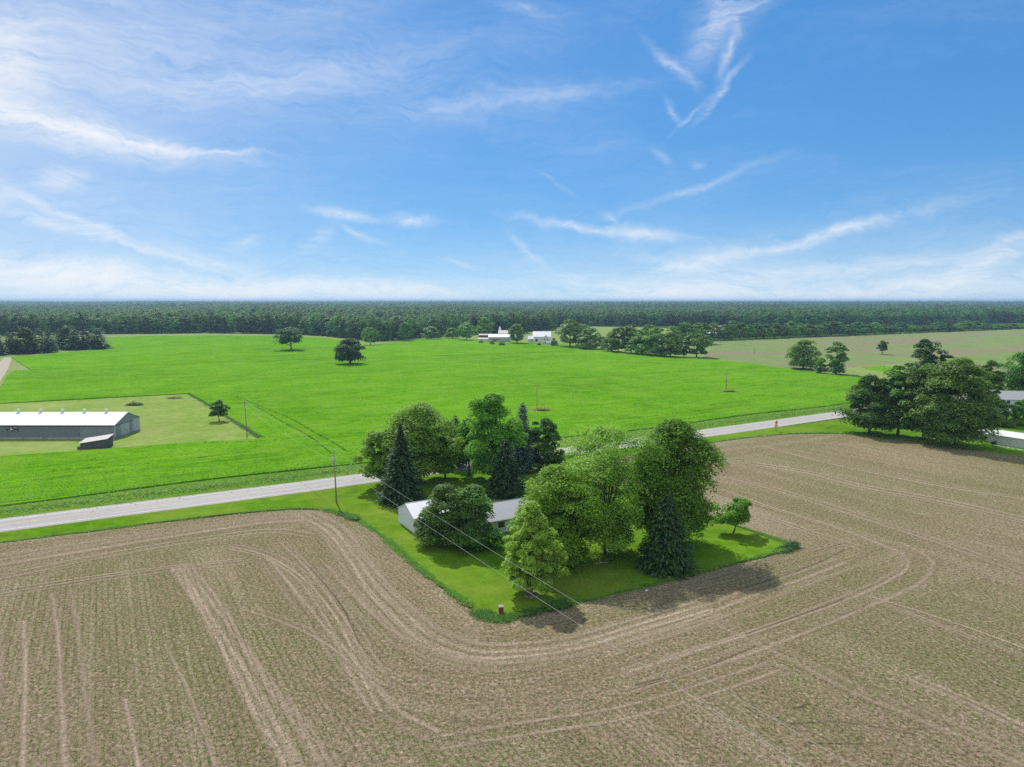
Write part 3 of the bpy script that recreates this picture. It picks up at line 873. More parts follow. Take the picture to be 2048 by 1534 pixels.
def limb_mesh(name, r, H, trunk_r, cen, base, n_limb, mat, top_frac=0.8, lean=(0, 0), stems=1, seg=7):
    m = MB()
    top = H * top_frac
    for s in range(stems):
        a = 6.28 * s / max(stems, 1) + r.random() * 2
        sp = 0.0 if stems == 1 else 0.16 * H
        pts = []; rad = []
        for k in range(7):
            f = k / 6
            pts.append((lean[0] * f + math.cos(a) * sp * f ** 1.3 + 0.10 * trunk_r * 3 * math.sin(k * 1.7 + s), lean[1] * f + math.sin(a) * sp * f ** 1.3 + 0.1 * trunk_r * 3 * math.cos(k * 2.1), top * f))
            rad.append(trunk_r * (1.35 if k == 0 else 1.0) * (1 - 0.86 * f) / (1 if stems == 1 else 1.4))
        pts[0] = (pts[0][0], pts[0][1], -0.15)
        m.tube(pts, rad, seg)
    idx = r.choice(len(cen), min(n_limb, len(cen)), replace=False)
    for i in idx:
        c = cen[i]
        z0 = max(base * 0.75, c[2] * (0.42 + 0.25 * r.random())); z0 = min(z0, top * 0.9)
        f = z0 / top
        p0 = np.array([lean[0] * f, lean[1] * f, z0])
        if stems > 1:
            a = math.atan2(c[1], c[0]); p0[:2] += 0.16 * H * f ** 1.3 * 0.7 * np.array([math.cos(a), math.sin(a)])
        mid = p0 * 0.5 + c * 0.5; mid[2] += 0.06 * np.linalg.norm(c - p0)
        rr = trunk_r * 0.38 * (1 - 0.6 * f)
        m.tube([p0, mid, c], [rr, rr * 0.6, rr * 0.18], 5, False)
    return m


PROF = {
    'round': [(0, .55), (.15, .85), (.4, 1), (.65, .93), (.85, .66), (1, .22)],
    'oval': [(0, .45), (.2, .85), (.42, 1), (.7, .78), (.88, .5), (1, .15)],
    'pyramid': [(0, .6), (.15, .95), (.3, 1), (.6, .72), (.85, .4), (1, .1)],
    'vase': [(0, .55), (.25, .8), (.5, .95), (.75, 1), (.9, .75), (1, .35)],
    'spread': [(0, .75), (.15, 1), (.4, .97), (.7, .78), (.9, .5), (1, .2)],
    'dome': [(0, .92), (.2, 1), (.5, .95), (.75, .75), (.92, .45), (1, .2)],
    'tall': [(0, .7), (.3, 1), (.6, .95), (.85, .7), (1, .25)],
}
SEED = [100]


def tree(name, label, u, vb, vt, wpx, prof='round', mat='leaf_maple', cb=0.18, clumps=70, per=150, size=0.42, trunk=0.35, group=None, bark='bark', limbs=18,
         inner=0.3, flat=0.85, clump=0.13, lump=0.21, stems=1, off=(0, 0), du=0, cat='tree', droop=0.0, H=None, xy=None, width=None, squash=1.0):
    SEED[0] += 1; r = np.random.default_rng(SEED[0])
    g = xy or G(u, vb)
    H = H or height_at(u, vb, vt)
    width = width or wpx * mpp(u, vb)
    e = empty(name, g, 0.05, 0, label, cat, group)
    cen, rc = crown_points(r, H, width, H * cb, PROF[prof], int(clumps * 1.25), width * clump, flat, inner, lump, squash, off)
    V = leaf_clumps(r, cen, rc, int(per * 1.5), size * 0.86, flat, droop=droop)
    link(bpy.data.objects.new('crown', quads_mesh('crown', V, mat)), e)
    limb_mesh('trunk', r, H, trunk, cen, H * cb, limbs, bark, 0.82, off, stems).build('trunk', bark, e, True)
    return e


def conifer_verts(r, H, width, zb, layers=26, nb=11, sprays=9, size=0.55, power=0.8, droop=0.18, ragged=0.18):
    C = []; Nn = []; Al = []; Sz = []
    for k in range(layers):
        f = (k + 0.5 * r.random()) / layers
        z = zb + (H - zb) * f
        L0 = width / 2 * (1 - f) ** power + 0.12
        n = max(4, int(nb * (0.45 + 0.55 * (1 - f))))
        a = r.random(n) * 0.5 + np.arange(n) * 2 * math.pi / n + k * 0.7
        L = L0 * (1 - ragged + 2 * ragged * r.random(n))
        for j in range(n):
            m = max(2, int(sprays * (0.3 + 0.7 * L[j] / (width / 2))))
            s = (0.25 + 0.75 * (np.arange(m) + r.random(m) * 0.8) / m)
            x = L[j] * s
            dz = -droop * L[j] * s ** 1.4 + 0.10 * L[j] * np.maximum(s - 0.75, 0) * 2
            side = (r.random(m) - 0.5) * 0.5 * x * 0.6
            ca, sa = math.cos(a[j]), math.sin(a[j])
            P = np.stack([x * ca - side * sa, x * sa + side * ca, z + dz + (r.random(m) - 0.5) * 0.25], 1)
            C.append(P)
            nn = np.stack([np.full(m, ca) * 0.35, np.full(m, sa) * 0.35, np.full(m, 0.8)], 1) + unit(r, m) * 0.45
            Nn.append(nn / np.linalg.norm(nn, axis=1)[:, None])
            Al.append(np.tile([ca, sa, -0.25], (m, 1)) + unit(r, m) * 0.45)
            Sz.append(size * (0.6 + 0.7 * r.random(m)) * (0.55 + 0.45 * (1 - f)))
    C = np.concatenate(C); Nn = np.concatenate(Nn); Al = np.concatenate(Al); Sz = np.concatenate(Sz)
    return rhombs(C, Nn, Al, Sz * 0.8, Sz * 0.36)


def conifer(name, label, u, vb, vt, wpx, mat='needle_dark', zb=0.03, layers=34, nb=15, sprays=14, size=0.55, power=0.8, group=None, trunk=0.28, droop=0.18, ragged=0.18):
    SEED[0] += 1; r = np.random.default_rng(SEED[0])
    H = height_at(u, vb, vt); w = wpx * mpp(u, vb)
    e = empty(name, G(u, vb), 0.05, 0, label, 'conifer', group)
    V = np.concatenate([conifer_verts(r, H, w, H * zb + 0.15, layers, nb, sprays, size, power, droop, ragged), conifer_verts(r, H * 0.97, w * 0.7, H * zb + 0.15, layers, nb, sprays, size, power, droop, ragged)])
    link(bpy.data.objects.new('crown', quads_mesh('crown', V, mat)), e)
    MB().tube([(0, 0, -0.1), (0, 0, H * 0.5), (0, 0, H * 0.97)], [trunk, trunk * 0.6, 0.03], 7).build('trunk', 'bark', e, True)
    return e


# ---- trees of the house lot
tree('linden_tree', 'young yellow-tipped tree standing in a round mulch ring beside the overhead wires', 1063, 1192, 1006, 126, 'pyramid', 'leaf_linden', 0.11, 95, 190, 0.33, 0.17, bark='bark_pale', limbs=26, inner=0.35, clump=0.10, lump=0.25)
tree('shade_tree', 'low round dark green tree directly in front of the white garage', 892, 1092, 973, 124, 'dome', 'leaf_shade', 0.05, 66, 190, 0.36, 0.22, limbs=14, lump=0.12)
tree('shade_tree', 'low round dark green tree touching the grey roof of the house', 950, 1094, 974, 122, 'dome', 'leaf_shade', 0.05, 68, 190, 0.36, 0.22, limbs=14, lump=0.12)
tree('maple_tree', 'broad bright green maple between the mulch ringed tree and the airy pale tree', 1117, 1128, 936, 194, 'tall', 'leaf_bright', 0.05, 130, 210, 0.36, 0.34, limbs=22)
tree('silver_maple', 'tall airy pale green tree with see-through crown and bare upright limbs', 1210, 1108, 858, 214, 'vase', 'leaf_pale', 0.07, 165, 118, 0.34, 0.30, bark='bark', limbs=80, inner=0.3, clump=0.115, lump=0.20, stems=4, flat=1.0)
tree('maple_tree', 'tallest dark maple of the house lot, behind the big spruce', 1340, 1092, 845, 206, 'round', 'leaf_maple', 0.08, 180, 190, 0.40, 0.42, limbs=30, lump=0.24, inner=0.35)
conifer('spruce_tree', 'wide dark spruce with skirts to the ground at the field edge of the lot', 1331, 1138, 986, 116, 'needle_dark', 0.0, 40, 19, 17, 0.50, 0.62, droop=0.15)
tree('ornamental_tree', 'small leaning tree alone at the far corner of the lawn', 1466, 1068, 1000, 76, 'spread', 'leaf_maple', 0.30, 42, 150, 0.30, 0.14, limbs=12, lump=0.3, off=(1.5, 0))
conifer('spruce_tree', 'dark pointed spruce behind the white garage', 803, 1004, 846, 102, 'needle_dark', 0.02, 40, 16, 15, 0.62, 0.85)
tree('silver_maple', 'pale green tree overhanging the road edge left of the pointed spruce', 764, 975, 862, 104, 'round', 'leaf_pale', 0.14, 70, 160, 0.44, 0.26, limbs=24, inner=0.4)
tree('silver_maple', 'large rounded pale green tree rising directly behind the pointed spruce', 840, 968, 808, 156, 'round', 'leaf_pale', 0.10, 130, 160, 0.46, 0.36, limbs=32, inner=0.4)
tree('silver_maple', 'pale green tree with a reddish trunk, right of the pointed spruce', 890, 957, 856, 84, 'tall', 'leaf_bright', 0.12, 60, 160, 0.42, 0.24, bark='bark', limbs=16)
tree('maple_tree', 'slim dark tree with a bare trunk on the shaded lawn behind the garage', 938, 952, 838, 62, 'tall', 'leaf_maple', 0.28, 48, 150, 0.44, 0.32, limbs=14)
tree('maple_tree', 'tallest maple of the back row, beside the narrow blue spruce', 986, 968, 789, 126, 'tall', 'leaf_maple', 0.12, 120, 190, 0.46, 0.40, limbs=20)
conifer('spruce_tree', 'squat dark spruce on the shaded lawn behind the house roof', 1012, 990, 878, 92, 'needle_dark', 0.0, 32, 16, 14, 0.6, 0.55)
conifer('blue_spruce', 'narrow blue-grey spruce at the back of the lot', 1045, 945, 804, 50, 'needle_blue', 0.05, 40, 14, 10, 0.6, 0.42)
tree('maple_tree', 'round dark tree right of the narrow blue spruce', 1090, 942, 838, 82, 'dome', 'leaf_dark', 0.04, 66, 170, 0.46, 0.28, limbs=12)
conifer('pine_tree', 'dark pine half hidden between the pale trees and the tallest back maple', 912, 935, 832, 58, 'needle_pine', 0.1, 24, 12, 10, 0.8, 0.5)
tree('bush', 'rounded bush at the foot of the bright green maple', 1132, 1140, 1105, 70, 'dome', 'leaf_maple', 0.02, 24, 150, 0.3, 0.06, limbs=6, cat='bush')
tree('bush', 'dark low bush at the left foot of the wide spruce', 1281, 1134, 1118, 30, 'dome', 'leaf_dark', 0.02, 12, 120, 0.28, 0.05, limbs=4, cat='bush')

# ---- trees of the neighbouring farm on the right
FG = 'trees around the neighbouring farm'
tree('maple_tree', 'dark rounded maple nearest the road bend at the neighbouring farm', 1738, 868, 752, 108, 'dome', 'leaf_dark', 0.1, 85, 130, 0.62, 0.4, FG, limbs=10)
tree('maple_tree', 'tall dark maple second from the road at the neighbouring farm', 1795, 873, 733, 86, 'tall', 'leaf_dark', 0.1, 80, 130, 0.62, 0.4, FG, limbs=10)
tree('maple_tree', 'yellowish green tree in the middle of the neighbouring farm row', 1846, 880, 726, 98, 'tall', 'leaf_hedge', 0.08, 90, 130, 0.62, 0.4, FG, limbs=12)
tree('maple_tree', 'largest leafy tree of the neighbouring farm row, left of the white shed', 1908, 892, 719, 142, 'tall', 'leaf_hedge', 0.05, 140, 140, 0.62, 0.45, FG, limbs=16, inner=0.4)
tree('maple_tree', 'green tree behind the largest farm tree, left of the grey roofed farmhouse', 1972, 845, 722, 66, 'tall', 'leaf_hedge', 0.1, 60, 120, 0.66, 0.35, FG, limbs=8)
tree('oak_tree', 'dark crooked topped tree standing behind the farm row by the far field', 1846, 800, 680, 72, 'spread', 'leaf_oak', 0.25, 60, 110, 0.72, 0.5, FG, limbs=14, lump=0.35)
tree('oak_tree', 'dark leaning tree top beside the crooked tree behind the farm row', 1885, 800, 708, 44, 'spread', 'leaf_oak', 0.3, 26, 110, 0.72, 0.35, FG, limbs=8, lump=0.3)
tree('maple_tree', 'large tree rising behind the grey farmhouse roof', 2042, 805, 706, 96, 'tall', 'leaf_hedge', 0.1, 90, 120, 0.7, 0.45, FG, limbs=10)
tree('maple_tree', 'lower tree between the largest farm tree and the tree behind the farmhouse', 2000, 800, 745, 44, 'tall', 'leaf_maple', 0.08, 34, 110, 0.7, 0.3, FG, limbs=6)
tree('shrub', 'tall leafy shrub between the farmhouse and the white shed', 1996, 852, 797, 62, 'dome', 'leaf_hedge', 0.03, 50, 130, 0.5, 0.12, FG, limbs=6, cat='bush')
tree('shrub', 'tall leafy shrub behind the white shed at the picture edge', 2046, 850, 800, 56, 'dome', 'leaf_maple', 0.03, 45, 130, 0.5, 0.12, FG, limbs=6, cat='bush')

# ---- trees standing alone in the fields
tree('oak_tree', 'spreading oak with a low wide dome, farther of the two in the crop', 582, 701, 656, 66, 'dome', 'leaf_oak', 0.24, 70, 60, 1.05, 0.75, bark='bark_pale', limbs=16, lump=0.2)
tree('oak_tree', 'dark ragged oak with a knob on top, nearer of the two in the crop', 700, 729, 678, 66, 'spread', 'leaf_oak', 0.10, 80, 75, 0.9, 0.7, limbs=16, lump=0.16)
tree('small_tree', 'small round topped tree alone on the barn lawn beside the power pole', 438, 843, 801, 42, 'spread', 'leaf_dark', 0.26, 36, 120, 0.42, 0.16, limbs=12, lump=0.22)
tree('small_tree', 'small round tree alone on the brown and green far field', 1764, 709, 682, 28, 'round', 'leaf_dark', 0.22, 30, 60, 0.8, 0.35, limbs=8, lump=0.1)
tree('field_tree', 'broad bushy tree, larger of the clump between crop and far field', 1606, 738, 681, 76, 'dome', 'leaf_hedge', 0.03, 70, 75, 0.9, 0.5, limbs=8)
tree('field_tree', 'rounded tree on the right of the clump between crop and far field', 1672, 749, 685, 52, 'tall', 'leaf_hedge', 0.04, 50, 75, 0.9, 0.45, limbs=8)
tree('field_bush', 'low bush at the foot of the clump between crop and far field', 1642, 747, 718, 36, 'dome', 'leaf_hedge', 0.02, 22, 70, 0.8, 0.15, limbs=4, cat='bush')

# ------------------------------------------------------------------ shared tree meshes for the distance
def proto(seed, H, width, prof, mat, cb, clumps, per, size, lump=0.12, clump=0.13, inner=0.6):
    r = np.random.default_rng(seed)
    cen, rc = crown_points(r, H, width, H * cb, PROF[prof], clumps, width * clump, 0.85, inner, lump)
    V = leaf_clumps(r, cen, rc, per, size, 0.85, up=0.6, outw=0.7)
    m = MB().tube([(0, 0, -0.3), (0, 0, H * 0.4), (0, 0, H * 0.85)], [0.4, 0.3, 0.06], 6)
    for i in range(5):
        c = cen[i]; m.tube([(0, 0, H * (0.2 + 0.08 * i)), c], [0.16, 0.04], 4, False)
    tv = np.array([tuple(p) for p in m.v]); tf = [f for f in m.f]
    k = len(V)
    idx = np.concatenate([np.arange(k), np.array([i + k for f in tf for i in f])])
    nper = np.concatenate([np.full(k // 4, 4), np.array([len(f) for f in tf])])
    mi = np.concatenate([np.zeros(k // 4), np.ones(len(tf))])
    return raw_mesh('tree', np.concatenate([V, tv]), idx, nper, [mat, 'bark'], mi)


HEDGE = [proto(11, 20, 17, 'dome', 'leaf_hedge', 0.06, 60, 62, 1.0), proto(12, 20, 15, 'tall', 'leaf_hedge', 0.08, 60, 62, 1.0), proto(13, 20, 18, 'round', 'leaf_hedge', 0.12, 60, 62, 1.0), proto(14, 20, 16, 'oval', 'leaf_wood', 0.1, 60, 62, 1.0)]
WOOD = [proto(21, 24, 19, 'dome', 'leaf_wood', 0.0, 70, 36, 1.05, 0.08, 0.115, 0.75), proto(22, 24, 21, 'round', 'leaf_wood', 0.0, 70, 36, 1.05, 0.1, 0.115, 0.75), proto(23, 24, 19, 'dome', 'leaf_wood', 0.0, 70, 36, 1.05, 0.14, 0.115, 0.75), proto(24, 24, 18, 'tall', 'leaf_wood', 0.0, 70, 36, 1.05, 0.1, 0.115, 0.75)]


def pine_proto(seed):
    r = np.random.default_rng(seed)
    V = np.concatenate([conifer_verts(r, 20, 13, 1.0, 18, 11, 7, 1.5, 0.55, 0.1, 0.25), conifer_verts(r, 19, 9, 1.0, 16, 9, 5, 1.5, 0.55, 0.1, 0.25)])
    return raw_mesh('tree', V, np.arange(len(V)), 4, ['needle_pine'])


PINE = [pine_proto(31), pine_proto(32)]


def place(name, label, group, mesh, u, vb, vt, wpx, refH, refW, cat='tree', xy=None, H=None, w=None, rot=None):
    o = bpy.data.objects.new(name, mesh); link(o)
    g = xy or G(u, vb)
    H = H or height_at(u, vb, vt); w = w or wpx * mpp(u, vb)
    o.location = (g[0], g[1], 0.0); o.scale = (w / refW, w / refW, H / refH)
    o.rotation_euler = (0, 0, random.random() * 6.28 if rot is None else rot)
    return tag(o, label, cat, group)


# ---- hedgerow behind the crop
HG = 'hedgerow trees behind the crop'
hedge = [
    (1140, 694, 640, 56, 2, 'tall tree at the farmhouse end of the hedgerow'), (1160, 690, 648, 40, 1, 'tree tucked behind the farmhouse end of the hedgerow'),
    (1180, 698, 656, 52, 0, 'broad tree second along the hedgerow from the white farmhouse'), (1222, 703, 664, 34, 0, 'low tree third along the hedgerow from the white farmhouse'),
    (1236, 705, 655, 44, 2, 'bright tree fourth along the hedgerow from the white farmhouse'), (1262, 706, 649, 42, 3, 'dark tree standing just behind the middle of the hedgerow'),
    (1282, 709, 660, 50, 0, 'broad tree in the middle of the hedgerow'), (1312, 712, 655, 44, 1, 'tree just beyond the middle of the hedgerow'),
    (1300, 704, 650, 40, 2, 'tree top rising behind the middle of the hedgerow'), (1341, 714, 664, 46, 0, 'round tree third from the open end of the hedgerow'),
    (1368, 714, 682, 18, 3, 'thin tree between two round crowns near the open end of the hedgerow'), (1393, 715, 667, 54, 2, 'rounded dark tree standing last at the open end of the hedgerow'),
    (1372, 690, 644, 44, 3, 'dark tree behind the open end of the hedgerow'), (1402, 688, 645, 44, 1, 'dark tree behind the last hedgerow tree'), (1345, 692, 652, 36, 0, 'tree in the second row behind the hedgerow'),
]
for u, vb, vt, w, k, lb in hedge: place('hedgerow_tree', lb, HG, HEDGE[k], u, vb, vt, w * 1.25, 20, (17, 15, 18, 16)[k])
single = [
    (741, 690, 655, 38, 2, 'grey-green tree standing in the notch of the crop edge'), (810, 682, 645, 34, 3, 'dark dense tree at the crop edge before the woodland'),
    (862, 678, 653, 44, 0, 'low spreading tree at the crop edge left of the farm'), (878, 672, 648, 34, 2, 'tree behind the low spreading tree left of the farm'), (905, 676, 656, 36, 0, 'low light green bushes left of the farm buildings'), (933, 680, 645, 42, 2, 'taller tree next to the farm buildings'),
    (968, 672, 634, 40, 1, 'tall pale trees behind the farm buildings'), (1034, 687, 648, 46, 2, 'rounded tree in front of the distant white farm buildings'),
    (1300, 668, 652, 26, 0, 'small tree on the meadow strip behind the hedgerow'), (900, 664, 640, 34, 1, 'tree in front of the woodland left of the farm'),
]
for u, vb, vt, w, k, lb in single: place('field_edge_tree', lb, 'trees along the far crop edge', HEDGE[k], u, vb, vt, w, 20, (17, 15, 18, 16)[k])
for u_, vb_, vt_, w_, lb_ in ((984, 689, 680, 12, 'round bush before the long pale farm shed'), (1003, 691, 682, 16, 'broad bush beside the rounded farm tree'), (1078, 691, 685, 10, 'small bush before the distant white barn'), (962, 686, 679, 10, 'bush at the low blue-white farm shed'), (1108, 692, 676, 16, 'bushy tree beside the small white farmhouse')):
    place('farm_bush', lb_, 'bushes of the distant farm', HEDGE[0], u_, vb_, vt_, w_, 20, 17, 'bush')
# ---- pines at the left picture edge
random.seed(21)
pl = []
for i in range(17):
    u = -70 + i * 17.0 + random.uniform(-4, 4)
    pl.append((u, 712 - max(u, 0) * 0.062 - random.choice((1, 3, 6)), 660 + random.uniform(-7, 8), random.uniform(34, 48)))
for i, (u, vb, vt, w) in enumerate(pl):
    k = i % 2
    if i in (3, 7, 12): place('plantation_tree', f'round headed broadleaf tree, {ordinal((3, 7, 12).index(i))} of those among the pines beside the crop', 'plantation at the left of the crop', HEDGE[3], u, vb, vt, w, 20, 16)
    else: place('pine_tree', f'dark pine in the plantation beside the crop, {ordinal(i)} tree from its outer end', 'plantation at the left of the crop', PINE[k], u, vb, vt, w, 20, 12, 'conifer')
# ---- row along the right far field
random.seed(5)
u = 1428; nf = 0
while u < 2080:
    f = (u - 1428) / 620
    vb = 681 - 24 * f; vt = 645 + 3 * f + random.uniform(-5, 5)
    k = random.randrange(4)
    nf += 1
    place('fencerow_tree', f'dark green tree, {ordinal(nf - 1)} from the hedgerow end of the row behind the far field', 'long row of trees behind the far field', HEDGE[k], u, vb, vt, random.uniform(30, 44), 20, (17, 15, 18, 16)[k])
    u += random.uniform(14, 23)

# ---- woodland edge: the front trees one by one, the rest as one mass
random.seed(9)
EDGE = [[(-220, 676), (0, 672), (215, 668), (320, 667), (420, 666), (560, 668), (640, 671), (700, 676), (760, 682), (850, 674), (960, 668), (1030, 664), (1106, 660)],
        [(1106, 654), (1200, 652), (1330, 652), (1460, 653), (1620, 655), (1800, 651), (2048, 645), (2200, 643)]]
edge_xy = []
protos = []
for ln in EDGE:
    L = smooth_line([G(*p) for p in ln], 6.0)
    s = 0
    for i in range(0, len(L)):
        if i % 2 == 0: edge_xy.append((L[i][0] + random.uniform(-2.5, 2.5), L[i][1] + random.uniform(0, 6)))
for i, p in enumerate(edge_xy[:290]):
    k = random.randrange(4)
    o = place('woodland_tree', 'dark green tree standing in the front row of the far woodland', 'front row of the far woodland', WOOD[k], 0, 0, 0, 0, 24, (19, 21, 19, 18)[k], xy=p, H=random.uniform(21, 28), w=random.uniform(17, 26))
    if len(protos) < 4 and k == len(protos): protos.append(o)


def inside(P, poly):
    x, y = P[:, 0], P[:, 1]; c = np.zeros(len(P), bool); n = len(poly)
    for i in range(n):
        x0, y0 = poly[i]; x1, y1 = poly[(i + 1) % n]
        m = ((y0 > y) != (y1 > y)) & (x < (x1 - x0) * (y - y0) / (y1 - y0 + 1e-12) + x0)
        c ^= m
    return c


r = np.random.default_rng(17)
pts = []; scl = []
eL = np.concatenate([smooth_line([G(*p) for p in EDGE[0]], 10), smooth_line([G(*p) for p in EDGE[1]], 10)])
azE = np.arctan2(eL[:, 0], eL[:, 1]); dE = np.hypot(eL[:, 0], eL[:, 1]); o_ = np.argsort(azE); azE = azE[o_]; dE = dE[o_]
for (d0, d1, sp, sc) in ((700, 1500, 14, 0.97), (1500, 2600, 17, 1.02), (2600, 5200, 24, 1.25), (5200, 14000, 50, 1.6)):
    amax = R(41)
    n = int(amax * (d1 ** 2 - d0 ** 2) / sp ** 2)
    dd = np.sqrt(d0 ** 2 + (d1 ** 2 - d0 ** 2) * r.random(n)); az = (r.random(n) * 2 - 1) * amax
    keep = dd > np.interp(az, azE, dE) + 7
    x, y = dd * np.sin(az), dd * np.cos(az)
    # clearings farther out
    cl = np.sin(x * 0.0021 + 1.3) * np.sin(y * 0.0013 + x * 0.0007 + 0.4)
    keep &= ~((cl > 0.93) & (dd > 1700))
    x, y, dd = x[keep], y[keep], dd[keep]
    z = np.where(dd > 1300, 1, 0) * (3.0 * np.sin(x * 0.0031 + y * 0.0017) + 2.5 * np.sin(y * 0.0042 + 1.0)) * np.clip((dd - 1300) / 900, 0, 1) - 1.0 * (sc - 1) * 8
    pts.append(np.stack([x, y, z], 1)); beh = dd - np.interp(np.arctan2(x, y), azE, dE)
    z = z - np.clip((beh - 110) / 60, 0, 1) * (6.0 + 4.5 * np.sin(beh * 0.0105 + 1.5 * np.sin(x * 0.0035)) + 2.0 * np.sin(x * 0.006 + 1.0))
    pts[-1][:, 2] = z
    scl.append(sc * (0.86 + 0.26 * r.random(len(x)) + 0.08 * np.sin(x * 0.011) * np.sin(y * 0.009)))
pts = np.concatenate(pts); scl = np.concatenate(scl)
wm = bpy.data.meshes.new('woodland'); wm.vertices.add(len(pts)); wm.vertices.foreach_set('co', pts.astype(np.float32).ravel())
at = wm.attributes.new('scl', 'FLOAT', 'POINT'); at.data.foreach_set('value', scl.astype(np.float32))
wm.update()
wood = link(bpy.data.objects.new('woodland', wm)); tag(wood, 'dark green woodland stretching to the horizon', 'woodland', None, 'stuff')
ng = bpy.data.node_groups.new('scatter_wood', 'GeometryNodeTree')
ng.interface.new_socket('Geometry', in_out='INPUT', socket_type='NodeSocketGeometry')
ng.interface.new_socket('Geometry', in_out='OUTPUT', socket_type='NodeSocketGeometry')
gi = ng.nodes.new('NodeGroupInput'); go = ng.nodes.new('NodeGroupOutput')
iop = ng.nodes.new('GeometryNodeInstanceOnPoints'); jn = ng.nodes.new('GeometryNodeJoinGeometry')
for p in protos:
    oi = ng.nodes.new('GeometryNodeObjectInfo'); oi.inputs['Object'].default_value = p; oi.transform_space = 'ORIGINAL'; oi.inputs['As Instance'].default_value = True
    ng.links.new(oi.outputs['Geometry'], jn.inputs[0])
iop.inputs['Pick Instance'].default_value = True
rv = ng.nodes.new('FunctionNodeRandomValue'); rv.data_type = 'FLOAT_VECTOR'
rv.inputs[0].default_value = (0, 0, 0); rv.inputs[1].default_value = (0.06, 0.06, 6.283)
na_ = ng.nodes.new('GeometryNodeInputNamedAttribute'); na_.data_type = 'FLOAT'; na_.inputs[0].default_value = 'scl'
ng.links.new(gi.outputs[0], iop.inputs['Points']); ng.links.new(jn.outputs[0], iop.inputs['Instance'])
ng.links.new(rv.outputs[0], iop.inputs['Rotation']); ng.links.new(na_.outputs[0], iop.inputs['Scale'])
ng.links.new(iop.outputs[0], go.inputs[0])
wood.modifiers.new('scatter', 'NODES').node_group = ng


# ------------------------------------------------------------------ buildings
def gable_house(name, label, xy, rot, L, D, eave, ridge, wall='white_siding', roof='shingle', over=0.35, cat='building', doors=(), windows=(), group=None, z=0.05, trim=True):
    """local x along the ridge (0..L), y across (0..D); doors/windows: (side, pos, width, z0, z1, kind)"""
    e = empty(name, xy, z, rot, label, cat, group)
    m = MB(); t = 0.15
    gab = [(0, 0, 0), (0, D, 0), (0, D, eave), (0, D / 2, ridge), (0, 0, eave)]
    m.prism(gab, (t, 0, 0)); m.prism([(L - t, *p[1:]) for p in gab], (t, 0, 0))
    m.box(t, L - t, 0, t, 0, eave); m.box(t, L - t, D - t, D, 0, eave)
    m.build('wall', wall, e)
    k = (ridge - eave) / (D / 2); th = 0.12; dz = 0.03
    rf = MB()
    rf.prism([(-over, -over, eave - over * k + dz), (-over, D / 2, ridge + dz), (-over, D / 2, ridge + th + dz), (-over, -over, eave - over * k + th + dz)], (L + 2 * over, 0, 0))
    rf.prism([(-over, D / 2 + 0.001, ridge + dz), (-over, D + over, eave - over * k + dz), (-over, D + over, eave - over * k + th + dz), (-over, D / 2 + 0.001, ridge + th + dz)], (L + 2 * over, 0, 0))
    r_ = rf.build('roof', roof, e)
    if trim:
        MB().tube([(-over, D / 2, ridge + th + dz + 0.02), (L + over, D / 2, ridge + th + dz + 0.02)], 0.07, 6).build('ridge_cap', 'white_trim' if roof != 'shingle' else 'shingle', r_)

    def opening(spec, kind):
        side, pos, w, z0, z1, mt = spec
        def slab(a0, a1, b0, b1, o0, o1):
            if side == 'front': return MB().box(a0, a1, -o1, -o0, b0, b1)
            if side == 'back': return MB().box(a0, a1, D + o0, D + o1, b0, b1)
            if side == 'left': return MB().box(-o1, -o0, a0, a1, b0, b1)
            return MB().box(L + o0, L + o1, a0, a1, b0, b1)
        if kind == 'window':
            f = MB()
            for (a0, a1, b0, b1) in ((pos, pos + w, z1, z1 + .1), (pos, pos + w, z0 - .1, z0), (pos - .1, pos, z0 - .1, z1 + .1), (pos + w, pos + w + .1, z0 - .1, z1 + .1)):
                s = slab(a0, a1, b0, b1, 0.004, 0.07); f.add(s.v, s.f)
            wo = slab(pos, pos + w, z0, z1, 0.004, 0.03).build('window', 'glass_dark', e)
            f.build('frame', 'white_trim', wo)
        else:
            d_ = slab(pos, pos + w, z0, z1, 0.004, 0.06).build('door', mt, e)
            s = slab(pos + w * 0.86, pos + w * 0.92, z0 + (z1 - z0) * 0.42, z0 + (z1 - z0) * 0.5, 0.062, 0.12); s.build('handle', 'black_metal', d_)
    for d_ in doors: opening(d_, 'door')
    for w_ in windows: opening(w_, 'window')
    return e, r_


# garage and house (ridges run along the road direction)
g_, _ = gable_house('garage', 'white garage with a pale roof at the left end of the house', W(47.0, 116.8), TH, 9.5, 7.9, 2.7, 4.5, 'white_siding', 'white_metal_roof', 0.12,
                    'garage', doors=[('back', 1.2, 3.0, 0.05, 2.2, 'white_trim'), ('back', 5.2, 3.0, 0.05, 2.2, 'white_trim')])
h_, hr = gable_house('house', 'low house with a grey shingle roof mostly hidden by the lot trees', W(58.6, 109.4), TH, 21.0, 9.2, 2.6, 4.2, 'white_siding', 'shingle', 0.45,
                     'house', doors=[('front', 9.5, 1.0, 0.1, 2.1, 'red_paint'), ('back', 12, 1.0, 0.1, 2.1, 'white_trim')],
                     windows=[('front', 1.6, 1.4, 1.0, 2.1, 0), ('front', 5.6, 1.4, 1.0, 2.1, 0), ('front', 13, 1.8, 0.9, 2.1, 0), ('front', 17.2, 1.4, 1.0, 2.1, 0), ('left', 3.2, 1.2, 1.0, 2.1, 0), ('right', 4, 1.4, 1.0, 2.1, 0), ('back', 4, 1.8, 1.0, 2.1, 0)])
MB().tube([(3.0, 5.4, 3.9), (3.0, 5.4, 4.8)], 0.05, 6).build('vent_pipe', 'grey_can', hr)
MB().tube([(-0.45, -0.5, 2.5), (21.45, -0.5, 2.5)], 0.07, 6).build('gutter', 'white_trim', h_)

